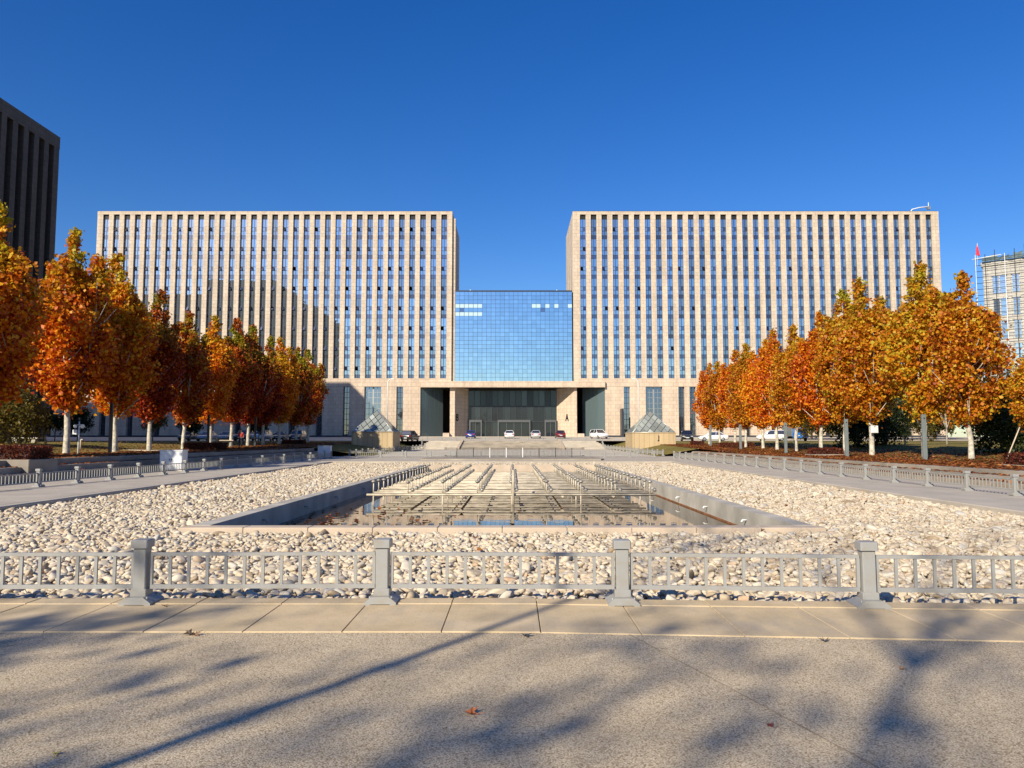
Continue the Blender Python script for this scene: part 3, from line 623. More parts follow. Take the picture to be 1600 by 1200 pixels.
def tower(name, xa, xb, c1, cN, label, side, tilt):
    t = tag(empty(name, (xa, 155, 2.2)), label, 'building'); o0 = Vector((xa, 155, 2.2))
    t.rotation_euler = (0, 0, tilt)
    def P(b, n, mat): 
        b.v = [(x-o0.x, y-o0.y, z-o0.z) for x, y, z in b.v]; return b.build(n, mat, t)
    P(MB().box(xa+0.35, xb-0.35, 155.95, 175, 12.92, 48.9), 'core', M['stone'])
    P(MB().box(xa-54.8 if side < 0 else 19.2, -19.5 if side < 0 else xb-0.35, 155.95, 175, 0.5, 12.918), 'core', M['stone'])
    n = 33; sp = (cN-c1)/(n-1); hw = 0.60
    edges = [xa] + [e for i in range(n) for e in (c1+i*sp-hw, c1+i*sp+hw)] + [xb]
    for i in range(n+1):
        a, b_ = edges[2*i], edges[2*i+1]
        P(MB().bbox(a, b_, 155.0, 156.0, ZB-0.01, 48.76, 0.015), 'pier', M['stone'])
    P(MB().bbox(xa-0.02, xb+0.02, 154.97, 156.2, 48.762, 49.4, 0.03), 'parapet', M['stone'])
    P(MB().box(xa+0.1, xb-0.1, 155.2, 174.8, 49.38, 49.55), 'roof_coping', M['frame'])
    # flanks: panels with dark slits between
    for s, xf in ((-1, xa), (1, xb)):
        xo, xi = (xf, xf+0.36) if s < 0 else (xf-0.36, xf); zf_ = 12.92 if s*side < 0 else 0.5
        for (ya, yb) in ((156.9, 162.6), (163.5, 168.6), (169.5, 175.1)): P(MB().box(xo, xi, ya, yb, zf_, 48.9), 'flank_panel', M['stone'])
        P(MB().box(xo, xi, 156.9, 175.1, 48.9, 49.4), 'flank_parapet', M['stone'])
        P(MB().box(xi-0.1 if s < 0 else xi-0.36+0.05, xi-0.05 if s < 0 else xo+0.15, 156.0, 175.0, zf_+0.1, 48.8), 'flank_glazing', M['win2'])
    P(MB().box(xa, xb, 175.11, 175.5, 0.5, 49.4), 'rear_wall', M['stone'])
    P(MB().bbox(xa-55 if side < 0 else xa, xb, 154.98, 156.0, 12.62, ZB-0.012, 0.02), 'string_course', M['stone_big'])
    for i in range(n):
        xc = c1 + i*sp
        for k in range(8):
            q = rnd.random()
            if side < 0: v = 1 if q < (0.5 if k in (0, 7) else 0.8) else 0
            else: v = 2 if q < (0.45 if k in (3,) and i < 10 else 0.10) else (1 if q < 0.16 else 0)
            inst('window', WMS[v], t, (xc-o0.x, 155.46-o0.y, ZB + k*FH*0.9985 - o0.z), (rnd.uniform(-0.002, 0.002), 0, rnd.uniform(-0.002, 0.002)))
        inst('louvre', LOUV, t, (xc-o0.x, 155.40-o0.y, ZB + 8*FH*0.9985 - o0.z))
    # podium
    wins = sorted(([(-34.35, 1.25), (-28.9, 3.45), (-23.35, 1.35)] + [(-39.9-5.55*i, 1.3) for i in range(18)]) if side < 0 else ([(23.35, 1.25), (28.95, 3.45), (34.6, 1.25), (36.9, 1.3)] + [(42.5+5.55*i, 1.3) for i in range(9)]))
    inner = -19.1 if side < 0 else 18.85
    lo, hi = (xa-55, inner) if side < 0 else (inner, xb)
    ed = [lo] + [e for c, w_ in wins for e in (c-w_/2, c+w_/2)] + [hi]
    for i in range(len(wins)+1): P(MB().bbox(ed[2*i], ed[2*i+1], 155.0, 156.0, 1.4, 12.61, 0.015), 'podium_wall', M['stone_big'])
    P(MB().box(lo, hi, 154.94, 155.03, 1.4, 2.6), 'plinth', M['frame'])
    for c, w_ in wins:
        wd = P(MB().box(c-w_/2, c+w_/2, 155.8, 155.85, 1.4, 12.6), 'podium_window', M['win2'])
        b = MB()
        nb = 3 if w_ > 2 else 1
        for k in range(1, nb+1): x = c - w_/2 + w_*k/(nb+1); b.box(x-(0.16 if (nb == 3 and k == 2) else 0.04), x+(0.16 if (nb == 3 and k == 2) else 0.04), 155.72, 155.797, 1.4, 12.6)
        for k in range(1, 10): z = 1.4 + 11.2*k/10; b.box(c-w_/2, c+w_/2, 155.74, 155.796, z-0.04, z+0.04)
        b.v = [(x-o0.x, y-o0.y, z-o0.z) for x, y, z in b.v]; b.build('window_frame', M['steel'] if w_ > 2 else M['frame'], wd)
    return t
tower('office_tower', -87.0, -12.75, -85.2, -14.45, 'stone office tower on the side of the dark tower, its glass mirroring that tower', -1, 0.0)
tower('office_tower', 12.45, 89.0, 14.55, 86.9, 'stone office tower on the side of the building under scaffolding', 1, 0.0)
# corner slips beside the glass link
slip = None
# glass link block
lk = tag(empty('glass_link_block', (0, 155, 2.2)), 'blue glass curtain wall block above the entrance porch linking both stone towers', 'building')
def PL(b, n, mat, par=None):
    b.v = [(x, y-155, z-2.2) for x, y, z in b.v]; return b.build(n, mat, par or lk)
LX0, LX1, LZ0, LZ1, LY = -12.08, 12.2, 13.72, 32.45, 155.35
PL(MB().box(-12.0, 12.1, LY+0.06, 172.5, 13.0, LZ1-0.02), 'core', M['frame'])
NC, NR = 26, 22; cw = (LX1-LX0)/NC; rh = (LZ1-LZ0)/NR; b = MB()
for i in range(NC):
    for j in range(NR):
        x0_, z0 = LX0+i*cw, LZ0+j*rh; ta, tb = rnd.uniform(-0.0016, 0.0016), rnd.uniform(-0.0012, 0.0012)
        r_ = NR-1-j; mi = 0
        if r_ in (3, 5) and i < 6: mi = 1
        elif r_ == 3 and i > 16 and rnd.random() < 0.35: mi = 1
        elif r_ == 4 and i in (1, 19): mi = 2
        b.add([(x0_, LY+ta, z0), (x0_+cw, LY-ta, z0), (x0_+cw, LY-ta+tb, z0+rh), (x0_, LY+ta+tb, z0+rh)], [(0, 1, 2, 3)], mi)
m, nt, nn, L, bs = newmat('blind_behind_glass'); M['blindglass'] = m
bs.inputs['Base Color'].default_value = (0.42, 0.58, 0.66, 1); bs.inputs['Roughness'].default_value = 0.5; bs.inputs['Coat Weight'].default_value = 1.0; bs.inputs['Coat Roughness'].default_value = 0.02; bs.inputs['Coat IOR'].default_value = 1.8
bump(nt, noise(nt, 1.0, 1, wpos(nt)), 0.2, 0.01, bs)
tag(PL(b, 'panes', [M['curtain'], M['blindglass'], M['win2']]), kind='stuff')
for i in range(NC+1): x = LX0+i*cw; PL(MB().box(x-0.02, x+0.02, LY-0.07, LY-0.006, LZ0, LZ1), 'mullion', M['frame'])
for j in range(NR+1): z = LZ0+j*rh; PL(MB().box(LX0, LX1, LY-0.055, LY-0.008, z-0.018, z+0.018), 'transom', M['frame'])
PL(MB().box(LX0, LX1+0.05, LY-0.1, 172.5, LZ1+0.002, LZ1+0.28), 'roof_edge', M['frame'])
PL(MB().box(-12.7, -12.1, 155.5, 156.5, 13.7, 48), 'corner_slip', M['stone'])
PL(MB().box(12.12, 12.44, 155.8, 156.5, 13.0, 32.4), 'corner_slip', M['black'])
for x in (-9.0, 9.1): PL(MB().box(x-0.1, x+0.1, 156.2, 156.4, LZ1, LZ1+0.6), 'roof_light', M['white_metal'])
# porch
PL(MB().bbox(-19.1, 18.85, 154.3, 155.2, 12.45, 13.70, 0.02), 'porch_beam', M['stone_big'])
PL(MB().box(-12.74, 12.44, 154.98, 157.0, 13.0, 13.715), 'link_base', M['stone_big'])
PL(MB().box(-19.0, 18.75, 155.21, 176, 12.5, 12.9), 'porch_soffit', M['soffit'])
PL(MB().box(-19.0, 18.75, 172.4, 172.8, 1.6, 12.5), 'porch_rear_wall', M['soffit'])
PL(MB().box(-19.0, 18.75, 154.2, 173, 1.7, 2.36), 'porch_floor', M['plaza'])
for s in (-1, 1):
    xf = -19.0 if s < 0 else 18.75; xr = xf - s*4.2; n = 5
    for k in range(n):
        a, c = k/n + 0.004, (k+1)/n - 0.004
        q = [(xf + (xr-xf)*a, 155.25 + 3.8*a), (xf + (xr-xf)*c, 155.25 + 3.8*c)]
        q = q + [(q[1][0]+s*0.08, q[1][1]), (q[0][0]+s*0.08, q[0][1])]
        if s > 0: q = q[::-1]
        PL(MB().prism(q, 2.36, 12.5), 'porch_side_panel', M['porch_panel'])
# splayed walls carrying the letters
def letter(name, strokes, par, origin, ux, h, t=0.16):
    b = MB()
    for (x0_, z0, x1_, z1) in strokes:
        d = Vector((x1_-x0_, z1-z0)); n = Vector((-d.y, d.x)).normalized()*t/2; e = d.normalized()*t/2
        cs = [(x0_-e.x+n.x, z0-e.y+n.y), (x0_-e.x-n.x, z0-e.y-n.y), (x1_+e.x-n.x, z1+e.y-n.y), (x1_+e.x+n.x, z1+e.y+n.y)]
        nrm = Vector((ux.y, -ux.x, 0))
        for off in (0.0,):
            f_ = [Vector(origin) + ux*x*h + Vector((0, 0, z*h)) + nrm*0.06 for x, z in cs]; k_ = [p - nrm*0.05 for p in f_]
            b.add(f_ + k_, [(0,1,2,3),(7,6,5,4),(0,4,5,1),(1,5,6,2),(2,6,7,3),(3,7,4,0)])
    PL(b, name, M['letter'], par)
AST = [(0, 0, 0.3, 1), (0.3, 1, 0.6, 0), (0.12, 0.36, 0.48, 0.36)]
BST = [(0, 0, 0, 1), (0, 1, 0.42, 1), (0.42, 1, 0.5, 0.88), (0.5, 0.88, 0.5, 0.64), (0.5, 0.64, 0.4, 0.52), (0, 0.52, 0.4, 0.52), (0.4, 0.52, 0.55, 0.38), (0.55, 0.38, 0.55, 0.13), (0.55, 0.13, 0.43, 0), (0.43, 0, 0, 0)]
wb = PL(MB().prism([(-13.05, 155.4), (-12.05, 155.4), (-9.5, 160.0), (-10.5, 160.0)], 2.36, 12.5), 'splayed_wall', M['stone_big'])
wa = PL(MB().prism([(12.6, 155.4), (13.1, 155.4), (10.1, 160.0), (9.2, 160.0)], 2.36, 12.5), 'splayed_wall', M['stone_big'])
ub = Vector((2.55, 4.6, 0)).normalized(); letter('letter_b', BST, wb, tuple(Vector((-12.05, 155.4, 5.7)) + ub*0.6), ub, 1.2, 0.2)
ua = Vector((3.4, -4.6, 0)).normalized(); letter('letter_a', AST, wa, tuple(Vector((9.2, 160.0, 5.7)) + ua*3.0), ua, 1.25, 0.2)
PL(MB().box(-14.4, -13.1, 154.5, 155.8, 2.3, 3.1), 'plinth_block', M['stone_big'])
PL(MB().box(13.15, 14.5, 154.5, 155.8, 2.3, 3.0), 'plinth_block', M['stone_big'])
PL(MB().box(21.9, 22.3, 152.4, 154.99, 1.7, 8.0), 'fin_wall', M['frame'])
# entrance glazing
eg = MB(); ne = 15
for i in range(ne):
    for (z0, z1) in ((2.36, 5.6), (5.6, 8.8), (8.8, 12.4)):
        x0_ = -9.5 + 18.7*i/ne; x1_ = -9.5 + 18.7*(i+1)/ne; eg.add([(x0_, 160.2, z0), (x1_, 160.2, z0), (x1_, 160.2+rnd.uniform(-.01, .01), z1), (x0_, 160.2, z1)], [(0,1,2,3)])
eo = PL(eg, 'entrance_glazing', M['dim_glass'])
for i in range(ne+1): x = -9.5 + 18.7*i/ne; PL(MB().box(x-0.05, x+0.05, 160.05, 160.19, 2.36, 12.4), 'glazing_bar', M['dark_metal'], eo)
for z in (5.6, 8.8): PL(MB().box(-9.5, 9.2, 160.04, 160.18, z-0.08, z+0.08), 'glazing_bar', M['dark_metal'], eo)
for (xa, xb, nd) in ((-9.0, -6.9, 2), (-3.0, 3.3, 4), (6.9, 8.8, 2)):
    d = PL(MB().box(xa-0.3, xb+0.3, 159.3, 160.0, 5.4, 5.9), 'door_portal', M['portal'])
    for x in (xa-0.3, xb): PL(MB().box(x, x+0.3, 159.3, 160.0, 2.36, 5.4), 'jamb', M['portal'], d)
    for k in range(nd):
        x = xa + (xb-xa)*k/nd; PL(MB().box(x+0.06, x+(xb-xa)/nd-0.06, 159.6, 159.65, 2.4, 5.36), 'door_leaf', M['dim_glass'], d)
        PL(MB().box(x-0.05, x+0.05, 159.5, 159.66, 2.36, 5.4), 'door_post', M['portal'], d)
# window-cleaning crane on the roof
cr = tag(empty('roof_crane', (84.0, 157, 49.55)), 'white window-cleaning crane arm on the roof corner of the stone tower', 'crane')
MB().tube([(0, 0, 0), (0.6, 0, 0.9), (2.2, 0, 1.3), (4.2, 0, 1.5)], 0.12, 6).build('arm', M['white_metal'], cr)
MB().tube([(4.1, 0, 1.0), (4.1, 0, 2.4)], 0.07, 6).build('mast', M['white_metal'], cr)
MB().box(3.8, 4.4, -0.3, 0.3, 0.9, 1.5).build('winch', M['steel'], cr)

# dark tower in shade
dt = tag(empty('dark_tower', (-75, 66, 0)), 'tall dark stone tower with vertical window slots, its shaded side towards the court', 'building')
def PD(b, n, mat): b.v = [(x+75, y-66, z) for x, y, z in b.v]; return b.build(n, mat, dt)
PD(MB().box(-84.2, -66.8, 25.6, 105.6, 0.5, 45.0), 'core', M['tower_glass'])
for k in range(37):
    y = 105.9 - 2.22*k
    if y < 25: break
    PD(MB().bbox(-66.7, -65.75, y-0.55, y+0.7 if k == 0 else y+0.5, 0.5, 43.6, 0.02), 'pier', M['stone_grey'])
for k in range(9):
    x = -66.6 - 2.2*k
    PD(MB().bbox(x-0.6, x+0.4, 105.7, 106.6, 0.5, 43.6, 0.02), 'pier', M['stone_grey'])
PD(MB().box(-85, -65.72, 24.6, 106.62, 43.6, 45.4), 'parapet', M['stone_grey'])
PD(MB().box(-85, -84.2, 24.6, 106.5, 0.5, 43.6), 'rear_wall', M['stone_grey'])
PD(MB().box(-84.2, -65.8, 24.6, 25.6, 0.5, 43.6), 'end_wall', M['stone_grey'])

PD(MB().box(-130, -85.01, 60, 106.5, 0.5, 41.5), 'added_shade_block', M['stone_grey'])  # unseen block added and sized so its shadow covers the outer office podium
for k in range(20): PD(MB().box(-129+2.2*k, -127.8+2.2*k, 106.51, 106.6, 2, 39.0), 'shade_block_slot', M['tower_glass'])  # glass slots dressing the added shade block
# building under scaffolding, far right
sb = tag(empty('building_under_scaffolding', (126, 200, 2)), 'pale stone building wrapped in scaffolding with a red flag on top', 'building')
sb.rotation_euler = (0, 0, R(-38))
MB().box(0, 16, 0.5, 20, -1, 46.2).build('wall', M['scaf_stone'], sb)
MB().bbox(-0.4, 16.4, 0.1, 20, 46.2, 47.4, 0.2).build('cornice', M['scaf_stone'], sb)
MB().box(16.01, 40, 3, 24, -1, 45).build('side_wing', M['scaf_stone'], sb)
for k in range(8):
    x = 17.5 + 2.8*k
    for j in range(7): MB().box(x, x+1.5, 2.9, 2.99, 3+j*6, 7.4+j*6).build('window', M['win'], sb)
for (xa, wd_) in ((2.2, 3.0), (6.6, 1.4), (10.2, 3.4)):
    for j in range(7):
        z0 = 2 + j*6.1
        wdw = MB().box(xa, xa+wd_, 0.38, 0.49, z0, z0+4.6).build('window', M['win'], sb)
        mb = MB(); mb.box(xa+wd_/2-0.12, xa+wd_/2+0.12, 0.2, 0.375, z0, z0+4.6); mb.box(xa-0.25, xa+wd_+0.25, 0.15, 0.45, z0+4.62, z0+5.0); mb.build('frame', M['scaf_stone'], wdw)
sc_ = MB()
for k in range(30): sc_.tube([(-1.6, -0.9, 1+k*1.62), (16.6, -0.9, 1+k*1.62)], 0.07, 4)
tag(sc_.build('scaffold_ledgers', M['dark_metal'], sb), kind='stuff')
for k in range(9): MB().tube([(-1.4+2.2*k, -0.95, -1), (-1.4+2.2*k, -0.95, 48.6 + rnd.uniform(0, 2))], 0.08, 5).build('scaffold_upright', M['dark_metal'] if k % 3 else M['white_metal'], sb)
mb = MB()
for k in range(16): mb.add([(k, -0.6+rnd.uniform(-.3, .3), 47.3), (k+1.1, -0.6+rnd.uniform(-.3, .3), 47.3), (k+1.1, 1.5, 48.6+rnd.uniform(-.5, .9)), (k, 1.5, 48.6+rnd.uniform(-.5, .9))], [(0,1,2,3)])
mb.build('tarpaulin', M['net'], sb)
MB().tube([(-2.2, -0.9, 48.2), (4.5, -0.9, 48.6)], 0.12, 5).build('pole', M['white_metal'], sb)
MB().tube([(-1.0, -0.9, 46), (-0.8, -0.9, 52.5)], 0.06, 5).build('flag_pole', M['white_metal'], sb)
mb = MB(); mb.loft([[(-0.85, -0.95, 52.3), (-0.78, -0.88, 52.3), (-0.75, -0.9, 52.2)], [(-1.15, -1.0, 50.8), (-0.65, -0.8, 50.9), (-0.5, -1.0, 50.6)], [(-1.2, -1.1, 49.2), (-0.5, -0.7, 49.0), (-0.25, -1.0, 49.1)]])
mb.build('flag', M['red_flag'], sb)
# ------------------------------------------------------------------ glass pyramid kiosks
def kiosk(x0_, x1_, y0_, y1_, za, zt, label):
    cx, cy = (x0_+x1_)/2, (y0_+y1_)/2; k = tag(empty('glass_pyramid_kiosk', (cx, cy, 0.3)), label, 'kiosk'); o = Vector((cx, cy, 0.3))
    hx, hy = (x1_-x0_)/2, (y1_-y0_)/2
    MB().bbox(-hx, hx, -hy, hy, -0.5, za-0.3-0.12, 0.02).build('wall', M['kiosk'], k)
    MB().bbox(-hx-0.05, hx+0.05, -hy-0.05, hy+0.05, za-0.3-0.118, za-0.3, 0.02).build('coping', M['kiosk'], k)
    zb = za - 0.3 + 0.02; zp = zt - 0.3; ex = hx - 0.08; ey = hy - 0.08
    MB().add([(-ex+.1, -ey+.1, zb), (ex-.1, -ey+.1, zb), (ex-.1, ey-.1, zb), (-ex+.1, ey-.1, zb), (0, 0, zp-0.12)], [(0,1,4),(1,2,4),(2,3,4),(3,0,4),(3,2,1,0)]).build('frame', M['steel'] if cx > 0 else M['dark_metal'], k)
    cs = [Vector((-ex, -ey, zb)), Vector((ex, -ey, zb)), Vector((ex, ey, zb)), Vector((-ex, ey, zb))]; ap = Vector((0, 0, zp)); n = 6
    for s in range(4):
        A_, B_ = cs[s], cs[(s+1) % 4]; nr = (B_-A_).cross(ap-A_).normalized()
        for i in range(n):
            for j in range(n-i):
                ab = [(i, j), (i+1, j), (i+1, j+1), (i, j+1)] if i+j+2 <= n else [(i, j), (i+1, j), (i, j+1)]
                pts = [A_*(a/n) + B_*(c/n) + ap*(1-(a+c)/n) for a, c in ab]; ce = sum(pts, Vector())/len(pts)
                pts = [ce + (p-ce)*0.88 + nr*0.03 for p in pts]; m_ = len(pts); bk = [p - nr*0.03 for p in pts]
                b = MB(); f = [tuple(range(m_))[::-1], tuple(range(m_, 2*m_))] + [(q, (q+1) % m_, m_+(q+1) % m_, m_+q) for q in range(m_)]
                # orient outward
                if (pts[1]-pts[0]).cross(pts[2]-pts[0]).dot(nr) > 0: f[0] = tuple(range(m_))
                b.add(pts + bk, f); b.build('pane', M['pyr_glass'], k)
        MB().tube([A_, ap], 0.05, 6).build('hip_bar', M['steel'], k)
        MB().tube([A_, B_], 0.05, 6).build('eaves_bar', M['steel'], k)
    return k
kl = kiosk(-20.3, -15.1, 95, 101, 2.68, 5.47, 'glass pyramid on a stone box standing in tree shade')
kr = kiosk(14.95, 20.4, 95, 101, 2.58, 5.40, 'glass pyramid on a stone box in full sun')
MB().tube([(0.55, -3.02, 1.9), (0.55, -3.1, 1.9), (0.55, -3.1, 1.3), (0.4, -3.1, 1.25)], 0.05, 6).build('wall_pipe', M['dark_metal'], kr)

# ------------------------------------------------------------------ vegetation
def leaf_mesh(name, cen, size, mat, seed, flat=0.0, up=0.0):
    g_ = np.random.default_rng(seed); n = len(cen)
    d = g_.normal(0, 1, (n, 3)); d[:, 2] *= (1-flat); d /= np.linalg.norm(d, axis=1)[:, None]
    q = g_.normal(0, 1, (n, 3)); 
    if flat: q = np.array([0, 0, 1.0]) + q*0.25*(1.2-flat)
    q[:, 2] += up
    s = np.cross(d, q); s /= np.linalg.norm(s, axis=1)[:, None]; nn_ = np.cross(s, d)
    L_ = (size*np.exp(g_.normal(0, 0.2, n)))[:, None]
    fold = g_.uniform(0.05, 0.28, n)[:, None]*L_
    p0 = cen - d*L_*0.5; p2 = cen + d*L_*0.5; p1 = cen + s*L_*0.52 + nn_*fold; p3 = cen - s*L_*0.52 + nn_*fold
    V = np.stack([p0, p1, p2, p3], 1).reshape(-1, 3).astype(np.float32)
    F = (np.arange(n)[:, None]*4 + np.array([0, 1, 2, 0, 2, 3])).reshape(-1)
    me = bpy.data.meshes.new(name); me.vertices.add(len(V)); me.vertices.foreach_set('co', V.ravel())
    me.loops.add(len(F)); me.loops.foreach_set('vertex_index', F.astype(np.int32))
    me.polygons.add(2*n); me.polygons.foreach_set('loop_start', np.arange(0, 6*n, 3, dtype=np.int32))
    me.materials.append(mat); me.update(calc_edges=True); me.validate(); return me
def plane_tree(seed, mats, H=12.0, z0=2.55, Rm=2.30, nclump=600, per=38):
    g_ = np.random.default_rng(seed); r_ = random.Random(seed); cl = []
    zm = z0 + (H-z0)*0.74
    def fprof(t): return (np.clip(t, 0, 1)**0.62)*((1-np.clip(t, 0, 1))**0.60)*1.86
    ph = g_.uniform(0, 6.28, 6)
    for _ in range(nclump):
        t = g_.uniform(0.0, 1)**0.9; a = g_.uniform(0, 6.283)
        lump = 1 + 0.17*math.sin(3*a+ph[0]+t*4) + 0.14*math.sin(5*a+ph[1]-t*7) + 0.14*math.sin(2*a+ph[2]+t*11)
        if mn.noise(Vector((math.cos(a)*1.6 + seed*3.7, math.sin(a)*1.6, t*3.2))) < -0.22: continue
        rr = Rm*fprof(t)*lump*math.sqrt(g_.uniform(0.10, 1.12))
        cl.append((rr*math.cos(a), rr*math.sin(a), z0 + (zm-z0)*t, 0.25))
    leads = [(g_.normal(0, 0.25), g_.normal(0, 0.25), H)]
    for k in range(6):
        a = k*1.047 + g_.uniform(-0.4, 0.4); rr = g_.uniform(0.75, 1.75); leads.append((rr*math.cos(a), rr*math.sin(a), H - g_.uniform(0.5, 3.2) - rr*0.5))
    for (lx, ly, lz) in leads:
        zs = zm - 3.2; n = int((lz-zs)*8)
        for i in range(n):
            t = i/n; rr = 1.0*(1-t)**0.7 + 0.08; a = g_.uniform(0, 6.283); q = rr*math.sqrt(g_.uniform(0, 1))
            cl.append((lx*(0.75+0.25*t) + q*math.cos(a), ly*(0.75+0.25*t) + q*math.sin(a), zs + (lz-zs)*t, 0.24 - 0.10*t))
    cl = np.array(cl); c = np.repeat(cl, per, 0); cen = c[:, :3] + g_.normal(0, 1, (len(c), 3))*c[:, 3:4]*np.array([1, 1, 0.95])
    crown = [leaf_mesh('crown', cen, 0.19, m_, seed, up=0.3) for m_ in mats]
    b = MB(); th = 2.55 + r_.uniform(-0.25, 0.3)
    tp = [(0, 0, -0.3), (0, 0, 0.0), (r_.uniform(-.04, .04), r_.uniform(-.04, .04), 1.2), (r_.uniform(-.08, .08), r_.uniform(-.08, .08), th*0.8), (0, 0, th)]
    b.tube(tp, [0.21, 0.185, 0.15, 0.14, 0.15], 10)
    for (lx, ly, lz) in leads:
        x1_, y1_ = lx*0.8, ly*0.8
        b.tube([(0, 0, th-0.15), (x1_*0.45, y1_*0.45, th+0.7), (x1_*0.9, y1_*0.9, th+2.0), (lx, ly, (th+lz)/2+1), (lx, ly, lz-0.6)], [0.085, 0.07, 0.055, 0.035, 0.012], 6)
        for _ in range(3):
            t = r_.uniform(0.25, 0.75); bz = th + 0.7 + (lz-th-1.5)*t*0.7; a = r_.uniform(0, 6.28)
            b.tube([(lx*0.85, ly*0.85, bz), (lx*0.85+0.6*math.cos(a), ly*0.85+0.6*math.sin(a), bz+0.5), (lx*0.85+1.2*math.cos(a), ly*0.85+1.2*math.sin(a), bz+1.3)], [0.03, 0.02, 0.008], 5)
    for k in range(3):
        a = r_.uniform(0, 6.28); b.tube([(0, 0, th-0.5), (0.4*math.cos(a), 0.4*math.sin(a), th), (1.5*math.cos(a), 1.5*math.sin(a), th+1.0)], [0.05, 0.04, 0.012], 6)
    return b.mesh('trunk', M['trunk']), crown
VAR = [plane_tree(11+k, (M['leaf_l'], M['leaf_r']), H=(12.2, 11.7, 12.6, 11.9, 12.3)[k]) for k in range(5)]
ORD = ['nearest', 'second', 'third', 'fourth', 'fifth', 'sixth', 'seventh', 'eighth', 'ninth', 'tenth', 'eleventh', 'twelfth', 'thirteenth', 'fourteenth', 'fifteenth', 'sixteenth', 'seventeenth']
def put_tree(k, which, x, y, z, s, rz, label, group, zs=1.0, mat=None):
    t = tag(empty('plane_tree', (x, y, z), rz), label, 'tree', group); t.scale = (s, s, s*zs)
    inst('trunk', VAR[k][0], t); c_ = tag(inst('crown', VAR[k][1][which], t), kind='stuff')
    if mat: c_.material_slots[0].link = 'OBJECT'; c_.material_slots[0].material = mat
    return t
left = [(29.0, 1.12), (34.6, 1.10), (40.3, 1.15), (47.8, 1.15), (53, 1.10), (58.6, 1.06), (64, 1.0), (69.3, 1.04), (74.8, 1.03), (80.2, 1.05), (85.6, 1.04), (91.4, 1.05), (97.2, 1.04), (104.1, 1.06)]
for i, (y, s) in enumerate(left):
    x = -28.0 + rnd.uniform(-0.3, 0.3); col = 'orange' if i < 5 else 'russet'
    put_tree((i*3) % 5, 0, x, y, bank_l(x, y) - 0.02, s, rnd.uniform(0, 6.28), (f'{col} plane tree, {ORD[i-2]} in view along the row by the dark tower' if i > 1 else f'orange plane tree outside the picture shading the side path, {("nearer", "farther")[i]} of two'), 'plane trees along the shaded path', rnd.uniform(0.97, 1.03), M['leaf_c'] if i >= 5 and i % 4 != 3 else None)
right = [(40, 0.86), (44.8, 0.95), (51, 1.01), (55.6, 0.95), (60, 0.93), (64.2, 0.90), (69, 0.92), (73.6, 0.89), (78.2, 0.86), (83, 0.88), (88, 0.82), (92.7, 0.84)]
for i, (y, s) in enumerate(right):
    x = 24.2 + rnd.uniform(-0.25, 0.25)
    put_tree((i*2+1) % 5, 1, x, y, bank_r(x, y) - 0.02, s, rnd.uniform(0, 6.28), f'golden brown plane tree, {"nearest full" if i == 0 else ORD[i]} one in the row along the sunlit path', 'plane trees along the sunlit path', rnd.uniform(0.97, 1.03), M['leaf_l'] if i in (4, 6, 7, 9, 11) else None)
put_tree(2, 1, 24.1, 34.4, bank_r(24.1, 34.4), 0.64, 1.0, 'low orange plane tree cut by the picture edge beside the leaning bamboo prop', 'plane trees along the sunlit path', 0.72)

def bush(name, loc, rx, rz_, n, mat, label, cat='bush', size=0.13, trunkmat='bark2', group=None, stem=0.3):
    t = tag(empty(name, loc), label, cat, group); g_ = np.random.default_rng(int(abs(loc[0]*31+loc[1]*17)) + 3)
    k = max(30, n//45); cc_ = g_.normal(0, 1, (k, 3)); cc_ /= np.linalg.norm(cc_, axis=1)[:, None]; cc_ *= (g_.uniform(0.15, 1, k)**0.45)[:, None]
    cc_ = cc_*np.array([rx, rx, rz_])*(1 + 0.15*g_.normal(0, 1, (k, 1))) + np.array([0, 0, rz_*0.95 + stem])
    c = np.repeat(cc_, n//k, 0); c = c + g_.normal(0, 0.17*rx**0.6, c.shape); c[:, 2] = np.maximum(c[:, 2], 0.06)
    tag(inst('crown', leaf_mesh('crown', c, size, mat, k, up=0.4), t), kind='stuff')
    b = MB(); r_ = random.Random(k)
    b.tube([(0, 0, -0.2), (0.03, 0, (rz_+stem)*0.5), (0, 0, (rz_+stem)*1.0)], [0.05+rx*0.02, 0.04+rx*0.015, 0.02], 7)
    for q in range(6):
        a = r_.uniform(0, 6.28); b.tube([(0, 0, stem*0.8+0.1), (rx*0.3*math.cos(a), rx*0.3*math.sin(a), stem+rz_*0.4), (rx*0.7*math.cos(a), rx*0.7*math.sin(a), stem+rz_*1.1)], [0.03+rx*0.008, 0.025, 0.008], 5)
    b.build('trunk', M[trunkmat], t); return t
def L_(x, y): return (x, y, bank_l(x, y))
def Rr(x, y): return (x, y, bank_r(x, y) if y <= 122 else zplaza(y))
bush('green_shrub', L_(-36.0, 54), 2.3, 1.9, 6000, M['leaf_o'], 'olive green leafy shrub behind the nearest orange plane trees', size=0.16)
bush('evergreen_bush', Rr(30.5, 67), 2.6, 2.4, 7000, M['leaf_g'], 'dark evergreen bush behind the plane trees near the blue truck', size=0.17)
bush('evergreen_bush', Rr(34.0, 69), 2.4, 2.2, 6000, M['leaf_g'], 'dark evergreen bush farthest back in the pair near the blue truck', size=0.17)
bush('evergreen_bush', Rr(29.0, 44.5), 2.0, 1.9, 7000, M['leaf_g'], 'dark evergreen bush behind the nearest whitewashed trunk', size=0.15)
bush('evergreen_bush', Rr(33.0, 46.5), 2.2, 1.9, 7000, M['leaf_g'], 'dark evergreen bush behind the leaning bamboo prop', size=0.15)
bush('evergreen_bush', Rr(36.5, 45.5), 2.0, 1.6, 5000, M['leaf_o'], 'olive bush at the picture edge beyond the bamboo prop', size=0.15)
